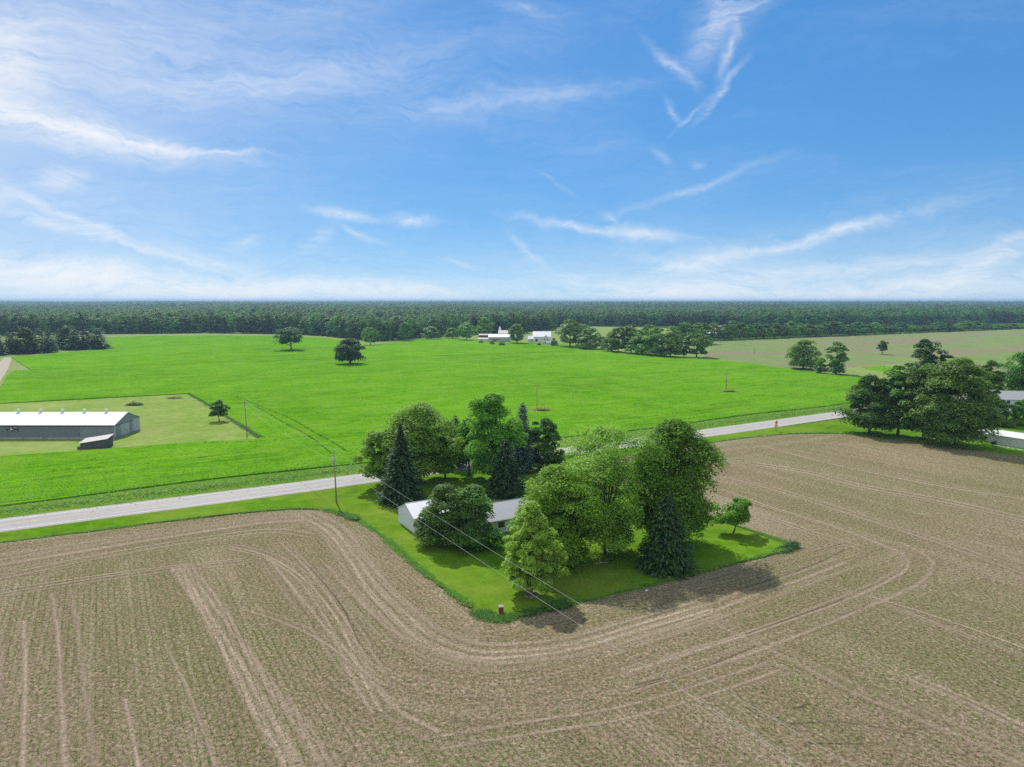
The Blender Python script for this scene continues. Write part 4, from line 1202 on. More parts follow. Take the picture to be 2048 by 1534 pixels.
# long metal barn, its far end runs out of the picture
bx0, by0 = -121.3, 213.5
BL, BD = 62.0, 15.0
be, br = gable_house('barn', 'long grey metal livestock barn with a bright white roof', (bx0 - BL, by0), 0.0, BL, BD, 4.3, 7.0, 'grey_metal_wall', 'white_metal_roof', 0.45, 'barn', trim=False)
MB().box(BL + 0.004, BL + 0.05, 0.02, BD - 0.02, 0.35, 4.25).build('end_panel', 'pale_end_wall', be)
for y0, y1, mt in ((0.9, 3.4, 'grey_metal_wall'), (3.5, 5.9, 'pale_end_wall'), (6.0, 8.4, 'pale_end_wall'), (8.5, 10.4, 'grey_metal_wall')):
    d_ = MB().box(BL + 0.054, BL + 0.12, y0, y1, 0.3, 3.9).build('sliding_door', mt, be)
    MB().box(BL + 0.124, BL + 0.17, y0 + 0.2, y0 + 0.28, 1.4, 1.9).build('handle', 'black_metal', d_)
MB().box(BL + 0.124, BL + 0.22, 0.6, 10.8, 3.94, 4.08).build('door_rail', 'black_metal', be)
MB().box(-0.5, BL + 0.5, -0.62, -0.47, 4.05, 4.28).build('eave_fascia', 'black_metal', be)
for a0, a1 in ((2, 20), (22, 51.5)): MB().box(a0, a1, -0.06, -0.004, 0.7, 3.85).build('curtain', 'dark_curtain', be)
for i in range(9): MB().box(i * 6.9, i * 6.9 + 6.7 - (i % 3) * 0.6, -0.22, -0.004, 0.0, 0.32 + 0.05 * (i % 2)).build('foundation', 'concrete', be)
for i in range(8):
    x = BL - 6.3 - i * 6.9
    v = MB(); v.tube([(x, BD / 2, 6.9), (x, BD / 2, 7.75)], 0.38, 10); v.tube([(x, BD / 2, 7.7), (x, BD / 2, 7.8), (x, BD / 2, 8.1)], [0.42, 0.6, 0.2], 10)
    v.build('ridge_vent', 'white_metal_roof', be, True)
# name board on the barn wall: two lines of small white lettering round a pale emblem, too blurred to read
sg = MB().box(BL - 32.9, BL - 29.1, -0.14, -0.065, 2.15, 3.75).build('sign_board', 'black_metal', be)
lt = MB(); random.seed(12)
for zz, spans in ((3.25, ((0.15, 1.1), (1.25, 1.95), (2.2, 3.6))), (2.3, ((0.15, 1.5), (2.1, 2.5), (2.7, 3.65)))):
    for a0, a1 in spans:
        x = a0
        while x < a1 - 0.08:
            w_ = random.uniform(0.13, 0.17); h_2 = random.uniform(0.30, 0.36)
            bxx = BL - 32.9 + x
            lt.box(bxx, bxx + 0.05, -0.165, -0.143, zz, zz + h_2)
            if random.random() < 0.7: lt.box(bxx + 0.052, bxx + w_ - 0.02, -0.165, -0.143, zz + h_2 - 0.06, zz + h_2)
            if random.random() < 0.6: lt.box(bxx + 0.052, bxx + w_ - 0.02, -0.165, -0.143, zz + h_2 * 0.45, zz + h_2 * 0.45 + 0.05)
            if random.random() < 0.6: lt.box(bxx + 0.052, bxx + w_ - 0.02, -0.165, -0.143, zz, zz + 0.06)
            x += w_ + 0.03
lt.build('lettering', 'white_trim', sg)
em = MB(); ex = BL - 31.2
em.prism([(ex - 0.45, -0.143, 3.1), (ex - 0.2, -0.143, 3.28), (ex + 0.1, -0.143, 3.12), (ex + 0.5, -0.143, 2.95), (ex + 0.3, -0.143, 2.75), (ex - 0.1, -0.143, 2.8), (ex - 0.3, -0.143, 2.68)], (0, -0.02, 0))
em.build('emblem', 'white_trim', sg)

# leaning lean-to in front of the barn
le = empty('lean_to_shed', G(161, 899), 0.04, R(10), 'small dark board shed with a pale slanting tin roof before the barn', 'shed')
SW, SD = 7.0, 4.6
m = MB()
m.prism([(0, 0, 0.25), (SW, 0, 0.25), (SW, 0, 2.75), (0, 0, 1.75)], (0, 0.1, 0)); m.prism([(0, SD, 0.25), (SW, SD, 0.25), (SW, SD, 3.2), (0, SD, 2.2)], (0, -0.1, 0))
m.prism([(0, 0.1, 0.25), (0, SD - 0.1, 0.25), (0, SD - 0.1, 2.15), (0, 0.1, 1.72)], (0.1, 0, 0)); m.prism([(SW - 0.1, 0.1, 0.25), (SW - 0.1, SD - 0.1, 0.25), (SW - 0.1, SD - 0.1, 3.12), (SW - 0.1, 0.1, 2.7)], (0.1, 0, 0))
wl = m.build('wall', 'old_boards', le)
random.seed(3)
for i in range(22):
    x = 0.03 + i * (SW - 0.06) / 22
    MB().box(x, x + 0.27, -0.035 - 0.02 * random.random(), -0.002, 0.2 + 0.12 * random.random(), 1.68 + x / SW * 1.0 - 0.03).build('plank', 'old_boards', wl)
MB().prism([(-0.4, -0.35, 1.69), (SW + 0.35, -0.35, 2.79), (SW + 0.35, -0.35, 2.87), (-0.4, -0.35, 1.77)], (0, SD + 0.7, 0.53)).build('roof', 'tin_roof', le)
MB().box(-0.2, SW + 0.1, -0.05, 0.2, 0.02, 0.2).build('skid', 'old_boards', le)
MB().box(-0.2, SW + 0.1, SD - 0.2, SD + 0.05, 0.02, 0.2).build('skid', 'old_boards', le)
MB().box(-0.9, -0.2, 0.1, 1.1, 0.02, 0.7).build('feed_box', 'old_boards', le)

# neighbouring farm on the right
sx, sy = G(1972, 886)
gable_house('shed', 'long white metal shed with a bright roof at the right picture edge', (sx, sy), TH - math.pi / 2, 26, 7.0, 2.75, 3.7, 'white_siding', 'white_metal_roof', 0.25, 'shed',
            doors=[('front', 16, 1.2, 0.05, 2.1, 'white_trim')], group=None)
gable_house('outbuilding', 'small pale outbuilding squeezed against the white shed', W(*(np.array(AB(*G(1968, 880))) + np.array([0.2, 1.2]))), TH, 5.0, 4.2, 2.3, 3.3, 'pale_end_wall', 'tin_roof', 0.2, 'shed',
            doors=[('left', 1.6, 1.0, 0.05, 1.9, 'glass_dark')])
gable_house('farmhouse', 'white farmhouse with a grey roof behind shrubs at the neighbouring farm', G(1978, 822), R(-8), 17, 9, 4.6, 7.2, 'white_siding', 'shingle', 0.4, 'house',
            windows=[('front', 2, 1.2, 2.9, 4.1, 0), ('front', 6, 1.2, 2.9, 4.1, 0), ('front', 10, 1.2, 2.9, 4.1, 0), ('left', 3.5, 1.2, 2.9, 4.1, 0), ('front', 3, 1.4, 0.9, 2.2, 0)], doors=[('front', 8, 1.0, 0.1, 2.1, 'red_paint')])
gable_house('porch_shed', 'white low building in front of the farmhouse, behind the largest farm tree', G(1958, 838), R(-8), 8, 6, 2.6, 3.8, 'white_siding', 'white_metal_roof', 0.3, 'shed')
bn = empty('oil_tank', G(1988, 889), 0.05, TH, 'black tank lying at the corner of the white shed', 'tank')
MB().tube([(-0.9, 0, 0.55), (-0.8, 0, 0.55), (0.8, 0, 0.55), (0.9, 0, 0.55)], [0.25, 0.5, 0.5, 0.25], 12).build('drum', 'black_metal', bn, True)
for x in (-0.55, 0.55): MB().box(x - 0.06, x + 0.06, -0.35, 0.35, 0, 0.2).build('cradle', 'black_metal', bn)
random.seed(8)
for i in range(5):
    a_, b_ = np.array(AB(*G(1998 + i * 9, 893 + i * 1.5)))
    tag(MB().box(-1.6, 1.6, -0.14, 0.14, 0, 0.09).build('plank', 'white_trim'), 'pale plank on the grass along the white shed, %s from the black tank' % ordinal(i), 'plank', 'planks beside the white shed')
    o = bpy.context.scene.objects[-1] if False else COL.objects[-1]
    o.location = (*W(a_, b_), 0.1); o.rotation_euler = (0, 0, TH - math.pi / 2 + random.uniform(-0.2, 0.2))

# distant farm behind the crop
DF = 'distant farmstead behind the crop'
gable_house('farm_barn', 'white gabled barn with a bright roof, largest of the distant farm', G(1066, 683), R(-4), 18, 15, 5.0, 10.0, 'white_siding', 'white_metal_roof', 0.5, 'barn', group=DF, doors=[('front', 10, 3.5, 0.1, 3.6, 'blue_paint'), ('front', 2.5, 2.2, 0.1, 2.6, 'glass_dark')])
gable_house('farm_annex', 'small white annex at the left end of the distant barn', G(1056, 685), R(-4), 5.5, 8, 3.5, 6.5, 'white_siding', 'white_metal_roof', 0.3, 'building', group=DF, windows=[('front', 3.4, 1.2, 1.6, 2.6, 0)])
gable_house('distant_farmhouse', 'small white farmhouse with dark windows beside the hedgerow end', G(1099, 688), R(84), 9, 8, 4.6, 8.0, 'white_siding', 'shingle', 0.4, 'house', group=DF, windows=[('left', 2, 0.9, 3.6, 5.0, 0), ('left', 4.6, 0.9, 3.6, 5.0, 0), ('front', 3, 1.0, 1.2, 2.6, 0)], doors=[('left', 3.4, 1.0, 0.1, 2.1, 'glass_dark')])
gable_house('farm_porch', 'low white porch building before the distant farmhouse', G(1092, 690), R(-6), 8, 5, 2.2, 3.4, 'white_siding', 'shingle', 0.3, 'building', group=DF)
gable_house('farm_shed', 'long pale shed left of the rounded farm tree', G(977, 684), R(-3), 22, 12, 5.0, 7.6, 'pale_end_wall', 'white_metal_roof', 0.4, 'shed', group=DF, doors=[('front', 2, 9, 2.2, 3.0, 'brick_red'), ('front', 3.5, 4.5, 0.1, 1.9, 'brick_red')])
gable_house('farm_shed', 'taller grey roofed shed behind the long pale farm shed', G(997, 680), R(-3), 14, 12, 7.0, 10.0, 'pale_end_wall', 'tin_roof', 0.4, 'shed', group=DF)
gable_house('low_shed', 'low blue-white shed at the left end of the distant farm', G(957, 683.5), R(-2), 10, 7, 2.8, 3.8, 'white_siding', 'tin_roof', 0.3, 'shed', group=DF)
gable_house('tractor_shed', 'rusty low shed behind the blue-white shed of the distant farm', G(958, 676), R(-2), 14, 6, 3.2, 4.4, 'brick_red', 'tin_roof', 0.3, 'shed', group=DF)
so = empty('silo', G(1000, 676), 0.0, 0, 'slim pale silo rising behind the distant farm sheds', 'silo')
MB().tube([(0, 0, 0), (0, 0, 11.5)], 1.3, 14).build('wall', 'white_metal_roof', so, True)
MB().tube([(0, 0, 11.52), (0, 0, 12.2), (0, 0, 12.6)], [1.35, 0.9, 0.15], 14).build('roof', 'white_metal_roof', so, True)
gable_house('far_barn', 'white barn half hidden by the row of trees behind the far field', G(1424, 672), R(-5), 13, 14, 7.0, 12.0, 'white_siding', 'tin_roof', 0.4, 'barn')
gable_house('far_shed', 'long low white shed before the barn in the row of trees', G(1408, 674), R(-3), 20, 7, 3.4, 5.6, 'white_siding', 'white_metal_roof', 0.4, 'shed')

# ------------------------------------------------------------------ poles and wires
def pole(u, vb, vt, label, arm=None, can=False, lean=(0, 0), group='wooden power poles', xy=None, H=None, r0=0.17):
    g = xy or G(u, vb); H = H or height_at(u, vb, vt)
    e = empty('power_pole', g, 0.0, 0, label, 'power pole', group)
    MB().tube([(0, 0, -0.1), (lean[0] * .5, lean[1] * .5, H / 2), (lean[0], lean[1], H)], [r0, r0 * 0.85, r0 * 0.62], 8).build('shaft', 'pole_wood', e, True)
    ins = MB().tube([(lean[0], lean[1], H), (lean[0], lean[1], H + 0.14), (lean[0], lean[1], H + 0.28)], [0.05, 0.08, 0.03], 6)
    ins.build('insulator', 'grey_can', e)
    if arm:
        ca, sa = math.cos(arm), math.sin(arm)
        MB().tube([(-1.2 * ca, -1.2 * sa, H - 0.5), (1.2 * ca, 1.2 * sa, H - 0.5)], 0.07, 4).build('crossarm', 'pole_wood', e)
        for s in (-1.1, 1.1): MB().tube([(s * ca, s * sa, H - 0.43), (s * ca, s * sa, H - 0.16)], [0.06, 0.04], 6).build('insulator', 'grey_can', e)
    if can:
        MB().tube([(-0.38, -0.05, H - 2.35), (-0.38, -0.05, H - 2.3), (-0.38, -0.05, H - 1.5), (-0.38, -0.05, H - 1.45)], [0.2, 0.27, 0.27, 0.12], 10).build('transformer', 'grey_can', e, True)
        MB().tube([(0.0, 0, H - 1.9), (-0.2, 0, H - 1.9)], 0.05, 5).build('bracket', 'black_metal', e)
        MB().tube([(-0.38, -0.05, H - 1.44), (-0.38, -0.05, H - 1.2)], [0.05, 0.03], 6).build('bushing', 'grey_can', e)
    return np.array([g[0] + lean[0], g[1] + lean[1], H]), e


pA, _ = pole(673, 1006, 901, 'wooden power pole with a transformer can beside the near road edge', can=True, lean=(-0.25, 0))
pB, _ = pole(494, 871, 802, 'wooden power pole at the corner of the barn lawn', arm=R(20), lean=(-0.3, 0))
pC, _ = pole(1074, 822, 768, 'bare power pole in the crop behind the house lot trees', arm=R(15), r0=0.15)
pD, _ = pole(1452, 783, 745, 'power pole with a double crossarm in the crop near the far field', arm=R(12), r0=0.2)
MB().tube([(-0.9, -0.2, pD[2] - 1.2), (0.9, 0.2, pD[2] - 1.2)], 0.07, 4).build('crossarm', 'pole_wood', _)
pE, _ = pole(1509, 708, 686, 'thin pole standing at the edge of the brown far field', r0=0.14)
pF, _ = pole(1768, 742, 722, 'thin pole standing beside the bright weed patch', r0=0.14)
dAB = (pA[:2] - pB[:2]); dAB /= np.linalg.norm(dAB)
pN = np.array([*(pA[:2] + dAB * 178), 10.6])
pole(0, 0, 0, 'wooden power pole beyond the tilled field on the camera side', xy=(pN[0], pN[1]), H=10.6)


def wire(p, q, sag, label, rad=0.022, n=40):
    P = [p + (q - p) * (i / n) - np.array([0, 0, 4 * sag * (i / n) * (1 - i / n)]) for i in range(n + 1)]
    tag(MB().tube(P, rad, 4, False).build('overhead_wire', 'wire_metal'), label, 'wire', 'overhead wires')


dz = np.array([0, 0, 1])
wire(pA + dz * 0.2, pN + dz * 0.2, 1.6, 'upper overhead wire crossing the lot corner from the transformer pole', 0.016)
wire(pA - dz * 2.3, pN - dz * 2.0, 1.6, 'lower overhead wire crossing the lot corner from the transformer pole', 0.016)
wire(pB + dz * 0.2, pA + dz * 0.2, 0.9, 'upper overhead wire crossing the road from the barn lawn pole', 0.022)
wire(pB - dz * 1.6, pA - dz * 2.3, 0.9, 'lower overhead wire crossing the road from the barn lawn pole', 0.022)

# ------------------------------------------------------------------ road sign, stump box and small things
se = empty('road_sign', G(1552, 863), 0.09, R(30), 'orange diamond road work sign with a panel on two green posts', 'road sign')
for x in (-0.33, 0.33): MB().box(x - 0.05, x + 0.05, 0.0, 0.08, 0, 2.5).build('post', 'green_post', se)
MB().prism([(0, -0.03, 2.2), (0.72, -0.03, 2.92), (0, -0.03, 3.64), (-0.72, -0.03, 2.92)], (0, 0.03, 0)).build('diamond_panel', 'orange_sign', se)
MB().prism([(-0.07, -0.036, 2.72), (0.07, -0.036, 2.72), (0.07, -0.036, 3.2), (-0.07, -0.036, 3.2)], (0, 0.004, 0)).build('symbol', 'black_metal', se)
MB().box(-0.75, 0.75, -0.03, 0.0, 1.55, 2.05).build('lower_panel', 'orange_sign', se)

pd = empty('brick_pillar', G(1002, 1226), 0.09, R(12), 'small red brick pillar with a grey cap at the near corner of the lawn', 'pillar')
random.seed(4)
for k in range(8):
    for i in range(2):
        for j in range(2):
            x0 = -0.3 + i * 0.3; y0 = -0.3 + j * 0.3
            MB().box(x0 + 0.006, x0 + 0.294, y0 + 0.006, y0 + 0.294, k * 0.1 + 0.004, k * 0.1 + 0.096).build('brick', 'brick_red', pd)
MB().box(-0.35, 0.35, -0.35, 0.35, 0.805, 0.93).build('cap', 'stone', pd)

ml = empty('mulch_ring', G(1063, 1192), 0.097, 0, 'round bed of brown mulch at the foot of the yellow-tipped tree', 'mulch bed')
m = MB(); n = 28
ring = [(0.88 * math.cos(2 * math.pi * i / n), 0.88 * math.sin(2 * math.pi * i / n), 0.02) for i in range(n)]
top = [(0.5 * math.cos(2 * math.pi * i / n), 0.5 * math.sin(2 * math.pi * i / n), 0.14 + 0.02 * random.random()) for i in range(n)]
m.add(ring + top + [(0, 0, 0.16)], [(i, (i + 1) % n, n + (i + 1) % n, n + i) for i in range(n)] + [(n + i, n + (i + 1) % n, 2 * n) for i in range(n)])
m.build('mulch', 'mulch', ml)
for i in range(22):
    a = 2 * math.pi * i / 22
    st = MB().box(-0.12, 0.12, -0.07, 0.07, 0, 0.14 + 0.05 * random.random()).build('edging_stone', 'stone' if i % 3 else 'mulch', ml)
    st.location = (0.95 * math.cos(a), 0.95 * math.sin(a), 0); st.rotation_euler = (random.uniform(-.1, .1), random.uniform(-.1, .1), a + math.pi / 2)

def rock(u, v, s, label, mat='stone', name='rock'):
    r_ = np.random.default_rng(int(u * 7 + v)); import bmesh
    bm = bmesh.new(); bmesh.ops.create_icosphere(bm, subdivisions=2, radius=s)
    for q_ in bm.verts: q_.co = Vector((q_.co.x * 1.2, q_.co.y, q_.co.z * 0.7)) * (0.8 + 0.35 * r_.random())
    me_ = bpy.data.meshes.new(name); bm.to_mesh(me_); bm.free(); me_.materials.append(MATS[mat])
    o = link(bpy.data.objects.new(name, me_)); o.location = (*G(u, v), 0.1 + s * 0.3); return tag(o, label, name)


rock(1293, 1183, 0.16, 'small white stone lying on the field edge below the wide spruce', 'white_trim')
rock(1333, 1171, 0.16, 'small orange lump lying on the lawn edge below the wide spruce', 'orange_plastic', 'litter')
rock(1290, 1196, 0.09, 'tiny grey stone on the soil near the white stone')
for i, (u, v) in enumerate(((1068, 1360), (1330, 1345), (1555, 1435), (1140, 1475), (1700, 1300), (1022, 1390), (998, 1367), (1405, 1408), (1468, 1350))):
    tag(rock(u, v, 0.10, 'pale field stone on the tilled soil, %s from the left' % ordinal(sorted((1068, 1330, 1555, 1140, 1700, 1022, 998, 1405, 1468)).index(u)), 'stone'), None, None, 'field stones on the tilled soil')
# felled branches and a bench under the airy tree
lg = empty('log_pile', G(1203, 1128), 0.1, R(20), 'two bare fallen branches on the lawn under the airy tree', 'branches')
MB().tube([(-1.2, 0, 0.1), (0, 0.1, 0.16), (1.0, -0.2, 0.12)], [0.09, 0.12, 0.08], 7).build('branch', 'stone', lg, True)
MB().tube([(0.9, 0.8, 0.1), (1.9, 0.9, 0.2), (2.7, 1.5, 0.3)], [0.08, 0.08, 0.04], 7).build('branch', 'bark_pale', lg, True)
pt = empty('picnic_table', G(1230, 1099), 0.1, R(25), 'grey wooden picnic table on the lawn behind the airy tree', 'table')
for i in range(4): MB().box(-0.95, 0.95, -0.38 + i * 0.195, -0.38 + i * 0.195 + 0.17, 0.72, 0.77).build('top_board', 'pole_wood', pt)
for y in (-0.78, 0.56): MB().box(-0.95, 0.95, y, y + 0.22, 0.42, 0.46).build('seat', 'pole_wood', pt)
for x in (-0.7, 0.7):
    for s in (-1, 1): MB().tube([(x, s * 0.62, 0), (x, s * 0.18, 0.71)], 0.05, 5).build('leg', 'pole_wood', pt)
    MB().box(x - 0.04, x + 0.04, -0.76, 0.76, 0.36, 0.415).build('brace', 'pole_wood', pt)


# ------------------------------------------------------------------ brush piles on the barn lawn
def brush_pile(u, v, rx, h, label, seed, mat='stick'):
    r_ = np.random.default_rng(seed); e = empty('brush_pile', G(u, v), 0.06, 0, label, 'brush pile')
    m = MB()
    for i in range(150):
        a = r_.random() * 6.28; d = r_.random() ** 0.6; x, y = rx * d * math.cos(a), rx * 0.6 * d * math.sin(a)
        z = h * (1 - d) * r_.random() + 0.05; ln = 0.6 + 1.6 * r_.random(); b = r_.random() * 6.28
        m.tube([(x, y, z), (x + ln * math.cos(b) * .9, y + ln * math.sin(b) * .9, max(0.03, z + ln * (r_.random() - 0.35) * 0.7))], [0.05, 0.02], 4, False)
    m.build('branches', mat, e)['kind'] = 'stuff'
    c = np.stack([(r_.random(60) - .5) * rx * 1.6, (r_.random(60) - .5) * rx * .9, r_.random(60) * h * .4], 1)
    link(bpy.data.objects.new('weeds', quads_mesh('weeds', leaf_clumps(r_, c, np.full(60, 0.35), 14, 0.3), 'weed' if mat == 'stick' else 'dry_grass')), e)['kind'] = 'stuff'


brush_pile(269, 811, 3.4, 1.9, 'dark tangled brush pile on the barn lawn behind the barn', 5)
brush_pile(349, 797, 3.0, 0.6, 'low pale brush heap near the far corner of the barn lawn', 6, 'bark_pale')


# ------------------------------------------------------------------ rough grass, weeds and seedlings
def blades(name, P, h, w, mat, label, seed, spread=0.5):
    """short leaning leaves (diamonds) at ground points P"""
    r_ = np.random.default_rng(seed); n = len(P)
    hh = h * r_.random(n) ** 1.3
    c = P.copy(); c[:, 2] += hh
    nn = unit(r_, n) * 0.6 + np.array([0, 0, 1.0]); nn /= np.linalg.norm(nn, axis=1)[:, None]
    al = unit(r_, n) + np.array([0, 0, 0.9])
    sz = w * (0.7 + 0.9 * r_.random(n))
    V = rhombs(c, nn, al, sz * 1.5, sz * 0.8)
    o = link(bpy.data.objects.new(name, quads_mesh(name, V, mat)))
    return tag(o, label, 'grass', None, 'stuff')


def strip_points(line, n, half, seed, z=0.09):
    r_ = np.random.default_rng(seed); L = np.asarray(line)
    s = np.concatenate([[0], np.cumsum(np.linalg.norm(np.diff(L, axis=0), axis=1))])
    t_ = r_.random(n) * s[-1]
    x = np.interp(t_, s, L[:, 0]); y = np.interp(t_, s, L[:, 1])
    dens = 0.5 + 0.5 * np.sin(t_ * 0.35 + seed) * np.sin(t_ * 0.13) + 0.3 * np.sin(t_ * 1.7)
    off = r_.normal(size=(n, 2)) * half * (0.4 + 0.8 * dens)[:, None]
    return np.concatenate([np.stack([x, y], 1) + off, np.full((n, 1), z)], 1)


abl = lambda pts, st=0.6: np.array([W(*p) for p in smooth_line(pts, st)])
blades('grass', strip_points(abl([(40.6, 131), (41.3, 124), (41.5, 116.8), (41.3, 102.5), (41.5, 92), (42.0, 84)]), 11000, 0.42, 1), 0.22, 0.07, 'tall_grass', 'tall green weeds along the left edge of the lot lawn', 1)
blades('grass', strip_points(abl([(42.2, 82), (43.0, 79), (45.5, 78.4), (50, 78.2), (54, 78.0)]), 11000, 0.7, 2), 0.42, 0.08, 'weed', 'thick tall grass at the near corner of the lot lawn', 2)
blades('grass', strip_points(abl([(54, 77.8), (70, 77.5), (88, 77.3), (100, 77.6)]), 7000, 0.26, 3), 0.22, 0.07, 'tall_grass', 'ragged grass along the near edge of the lot lawn', 3)
blades('grass', strip_points(abl([(92, 77.6), (98, 77.6), (101, 79), (101.2, 84), (100.8, 95), (100.6, 115), (101, 134)]), 10000, 0.42, 4), 0.45, 0.08, 'tall_grass', 'tall grass along the far corner of the lot lawn', 4)
blades('grass', strip_points(abl([(97, 77.3), (101, 77.9)]), 3500, 0.5, 14), 0.6, 0.10, 'leaf_oak', 'dark weeds at the outer corner of the lot lawn', 14)
blades('grass', strip_points(abl([(37, 139.5), (39.2, 135), (40.5, 130)]), 3000, 0.5, 5), 0.45, 0.09, 'weed', 'bushy weeds at the foot of the transformer pole', 5)
blades('grass', strip_points(abl([(-60, 149.2), (-17, 148.4), (14, 146.7), (30, 144), (36, 140.5)]), 9000, 0.3, 6), 0.16, 0.08, 'tall_grass', 'ragged grass edge between road verge and tilled field', 6)
blades('grass', strip_points(abl([(101, 138), (106, 147), (130, 150), (168, 150.6), (190, 147), (204, 138), (208, 125), (212, 105)]), 9000, 0.5, 7), 0.3, 0.12, 'tall_grass', 'ragged grass edge between tilled field and neighbouring farm', 7)
nv = np.array([W(p[0], p[1] + 10.5) for p in rc])
P_ = strip_points(nv, 60000, 2.6, 8, 0.08)
keep = (P_[:, 1] < 330) & (P_[:, 1] > 60); P_ = P_[keep]
blades('grass', P_[::2], 0.45, 0.14, 'tall_grass', 'rough grass on the far road verge', 8)
blades('grass', P_[1::8], 0.5, 0.10, 'dry_grass', 'dry grass stems on the far road verge', 9)
cl_ = np.array([G(*p) for p in [(380, 789), (410, 806), (465, 841), (520, 877)]])
blades('grass', strip_points(smooth_line(cl_, 2), 6000, 0.6, 10, 0.1), 0.4, 0.14, 'weed', 'tall weeds along the edge of the barn lawn', 10)
blades('grass', strip_points(smooth_line([G(*p) for p in [(1440, 783), (1464, 785)]], 1), 2600, 1.1, 11, 0.3), 0.9, 0.16, 'dry_grass', 'tuft of grass round the foot of the double crossarm pole', 11)
blades('grass', strip_points(smooth_line([G(*p) for p in [(1062, 822), (1090, 822)]], 1), 2600, 1.0, 12, 0.3), 0.9, 0.16, 'dry_grass', 'tuft of grass round the foot of the bare pole', 12)

# ---- crop canopy roughness close to the road
r = np.random.default_rng(44)
n = 260000
a_ = r.random(n) * 420 - 80; b_ = 176.5 + (r.random(n) ** 1.8) * 330
P_ = np.concatenate([Wn(a_, b_), np.full((n, 1), 0.34)], 1)
poly = dedupe(south_part)
P_ = P_[inside(P_, poly)]
uu, vv, ff = proj(P_)
P_ = P_[(uu > -40) & (uu < 2090) & (ff > 0)]
blades('crop_plants', P_, 0.13, 0.12, 'crop_leaf', 'uneven leafy top of the green crop near the road', 45)

# ---- seedlings in rows on the tilled field
r = np.random.default_rng(55)
SP = 0.76
A = []; B = []


def add_row(a, b): A.append(a); B.append(b)


rows_a = np.arange(A0, 226, SP)
for a in rows_a:                                  # main rows run away from the road
    b = np.arange(30, 148, 0.2); add_row(np.full(len(b), a), b)
main = np.stack([np.concatenate(A), np.concatenate(B)], 1)
main = main[zone_of(main[:, 0], main[:, 1]) == 0]
A = []; B = []
for d in np.arange(0.6, HEAD + 3, SP):            # rows that wrap the near corner of the lot
    b = np.arange(YB0, 135, 0.26); add_row(np.full(len(b), YA0 - d), b)
    th_ = np.arange(0, math.pi / 2, 0.26 / max(d, 0.5)); add_row(YA0 - d * np.cos(th_), YB0 - d * np.sin(th_))
    a = np.arange(YA0, YA1 + 16, 0.26); add_row(a, np.full(len(a), YB0 - d))
hd = np.stack([np.concatenate(A), np.concatenate(B)], 1); hd = hd[zone_of(hd[:, 0], hd[:, 1]) == 1]
A = []; B = []
for b in np.arange(126, 148, SP): a = np.arange(A0, 226, 0.26); add_row(a, np.full(len(a), b))
rd = np.stack([np.concatenate(A), np.concatenate(B)], 1); zr = zone_of(rd[:, 0], rd[:, 1]); rd = rd[(zr == 2) | (zr == 3)]
PP = np.concatenate([main, hd, rd])
PP = PP + r.normal(size=PP.shape) * 0.05
wd = np.stack([r.random(60000) * 300 - 75, r.random(60000) * 120 + 30], 1)      # scattered weeds between the rows
PP = np.concatenate([PP, wd])
xy = Wn(PP[:, 0], PP[:, 1])
P3 = np.concatenate([xy, np.full((len(xy), 1), 0.04)], 1)
uu, vv, ff = proj(P3)
lawn_poly = [W(*p) for p in lawn_ab]
patchy = 0.55 + 0.45 * np.sin(PP[:, 0] * 0.11 + 0.7 * np.sin(PP[:, 1] * 0.05)) * np.sin(PP[:, 1] * 0.083 + 1.2) + 0.25 * np.sin(PP[:, 0] * 0.61) * np.sin(PP[:, 1] * 0.43)
far = np.clip((ff - 90) / 160, 0, 1)
keep = (uu > -200) & (uu < 2250) & (vv < 1640) & (ff > 0) & (r.random(len(P3)) < np.clip(0.35 + 0.6 * patchy, 0.12, 1) * (1 - 0.45 * far))
P3 = P3[keep]; P3 = P3[~inside(P3, lawn_poly)]
n = len(P3)
sz = (0.045 + 0.06 * r.random(n)) * (1 + 0.5 * far[keep][:n] if False else 1)
V = []
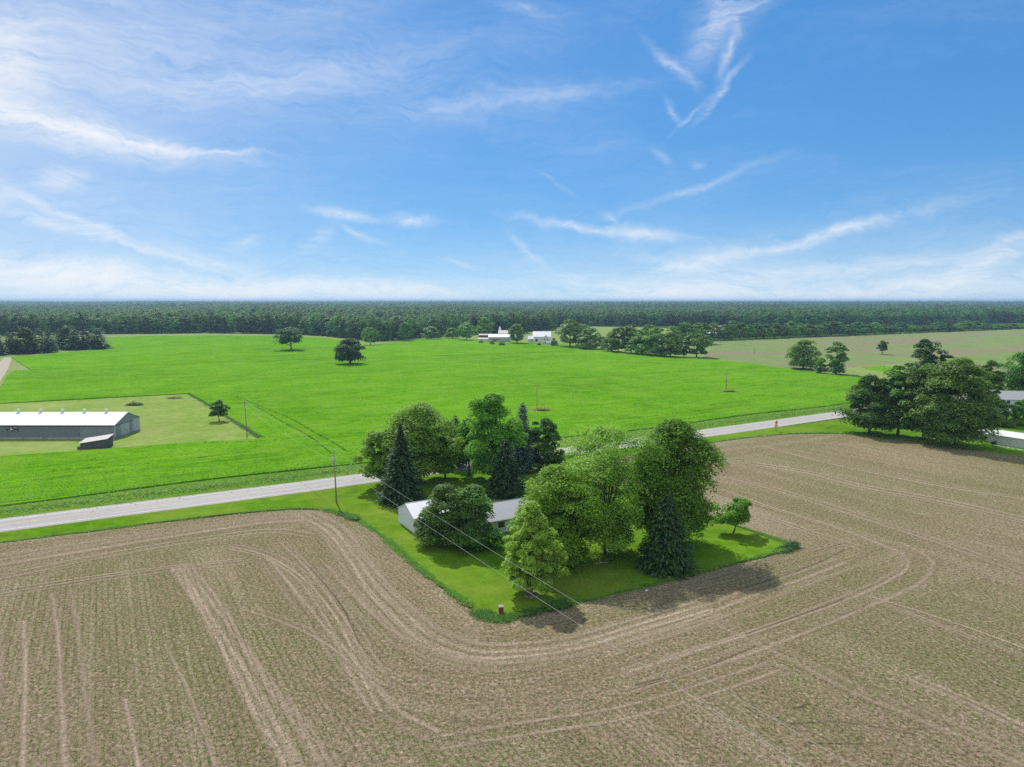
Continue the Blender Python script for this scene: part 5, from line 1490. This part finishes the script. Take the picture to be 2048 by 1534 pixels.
for k in range(3):
    a = r.random(n) * 6.28; d = np.stack([np.cos(a), np.sin(a)], 1)
    tip = np.concatenate([P3[:, :2] + d * sz[:, None] * 1.25, (P3[:, 2] + sz * (0.7 + 0.6 * r.random(n)))[:, None]], 1)
    s2 = np.stack([-d[:, 1], d[:, 0]], 1) * sz[:, None] * 0.5
    m1 = np.concatenate([P3[:, :2] + d * sz[:, None] * 0.5 + s2, (P3[:, 2] + sz * 0.75)[:, None]], 1)
    m2 = np.concatenate([P3[:, :2] + d * sz[:, None] * 0.5 - s2, (P3[:, 2] + sz * 0.75)[:, None]], 1)
    V.append(np.stack([P3, m1, tip, m2], 1))
V = np.concatenate(V).reshape(-1, 3)
sd = link(bpy.data.objects.new('seedlings', quads_mesh('seedlings', V, 'sprout')))
tag(sd, 'rows of small green seedlings on the brown soil', 'crop', None, 'stuff')
n = 130000
pr = np.stack([r.random(n) * 300 - 75, 30 + r.random(n) ** 1.4 * 118], 1)
c = np.concatenate([Wn(pr[:, 0], pr[:, 1]), np.full((n, 1), 0.075)], 1)
uu, vv, ff = proj(c); c = c[(uu > -200) & (uu < 2250) & (vv < 1640) & (ff > 0)]; c = c[~inside(c, lawn_poly)]; n = len(c)
nn = unit(r, n) * 0.45 + np.array([0, 0, 1.0]); nn /= np.linalg.norm(nn, axis=1)[:, None]
sz = 0.035 + 0.075 * r.random(n) ** 2
V = rhombs(c, nn, unit(r, n), sz * 1.5, sz * 0.6)
me = quads_mesh('crop_residue', V, 'straw'); rs = link(bpy.data.objects.new('crop_residue', me))
tag(rs, 'pale straw and clods littering the tilled soil', 'crop residue', None, 'stuff')

# ------------------------------------------------------------------ air
hz = MB().box(-19000, 19000, -500, 23000, -1.0, 62.0)
hzm = bpy.data.materials.new('haze'); hzm.use_nodes = True
t = NT(hzm.node_tree)
for nd_ in list(t.n): t.n.remove(nd_)
out = t.node('ShaderNodeOutputMaterial'); pv = t.node('ShaderNodeVolumePrincipled')
pv.inputs['Color'].default_value = (0.46, 0.70, 1.0, 1); pv.inputs['Density'].default_value = 0.00010; pv.inputs['Anisotropy'].default_value = 0.2
t.l.new(pv.outputs[0], out.inputs['Volume'])
MATS['haze'] = hzm
tag(hz.build('haze', 'haze'), 'thin blue summer haze over the whole countryside', 'haze', None, 'stuff')
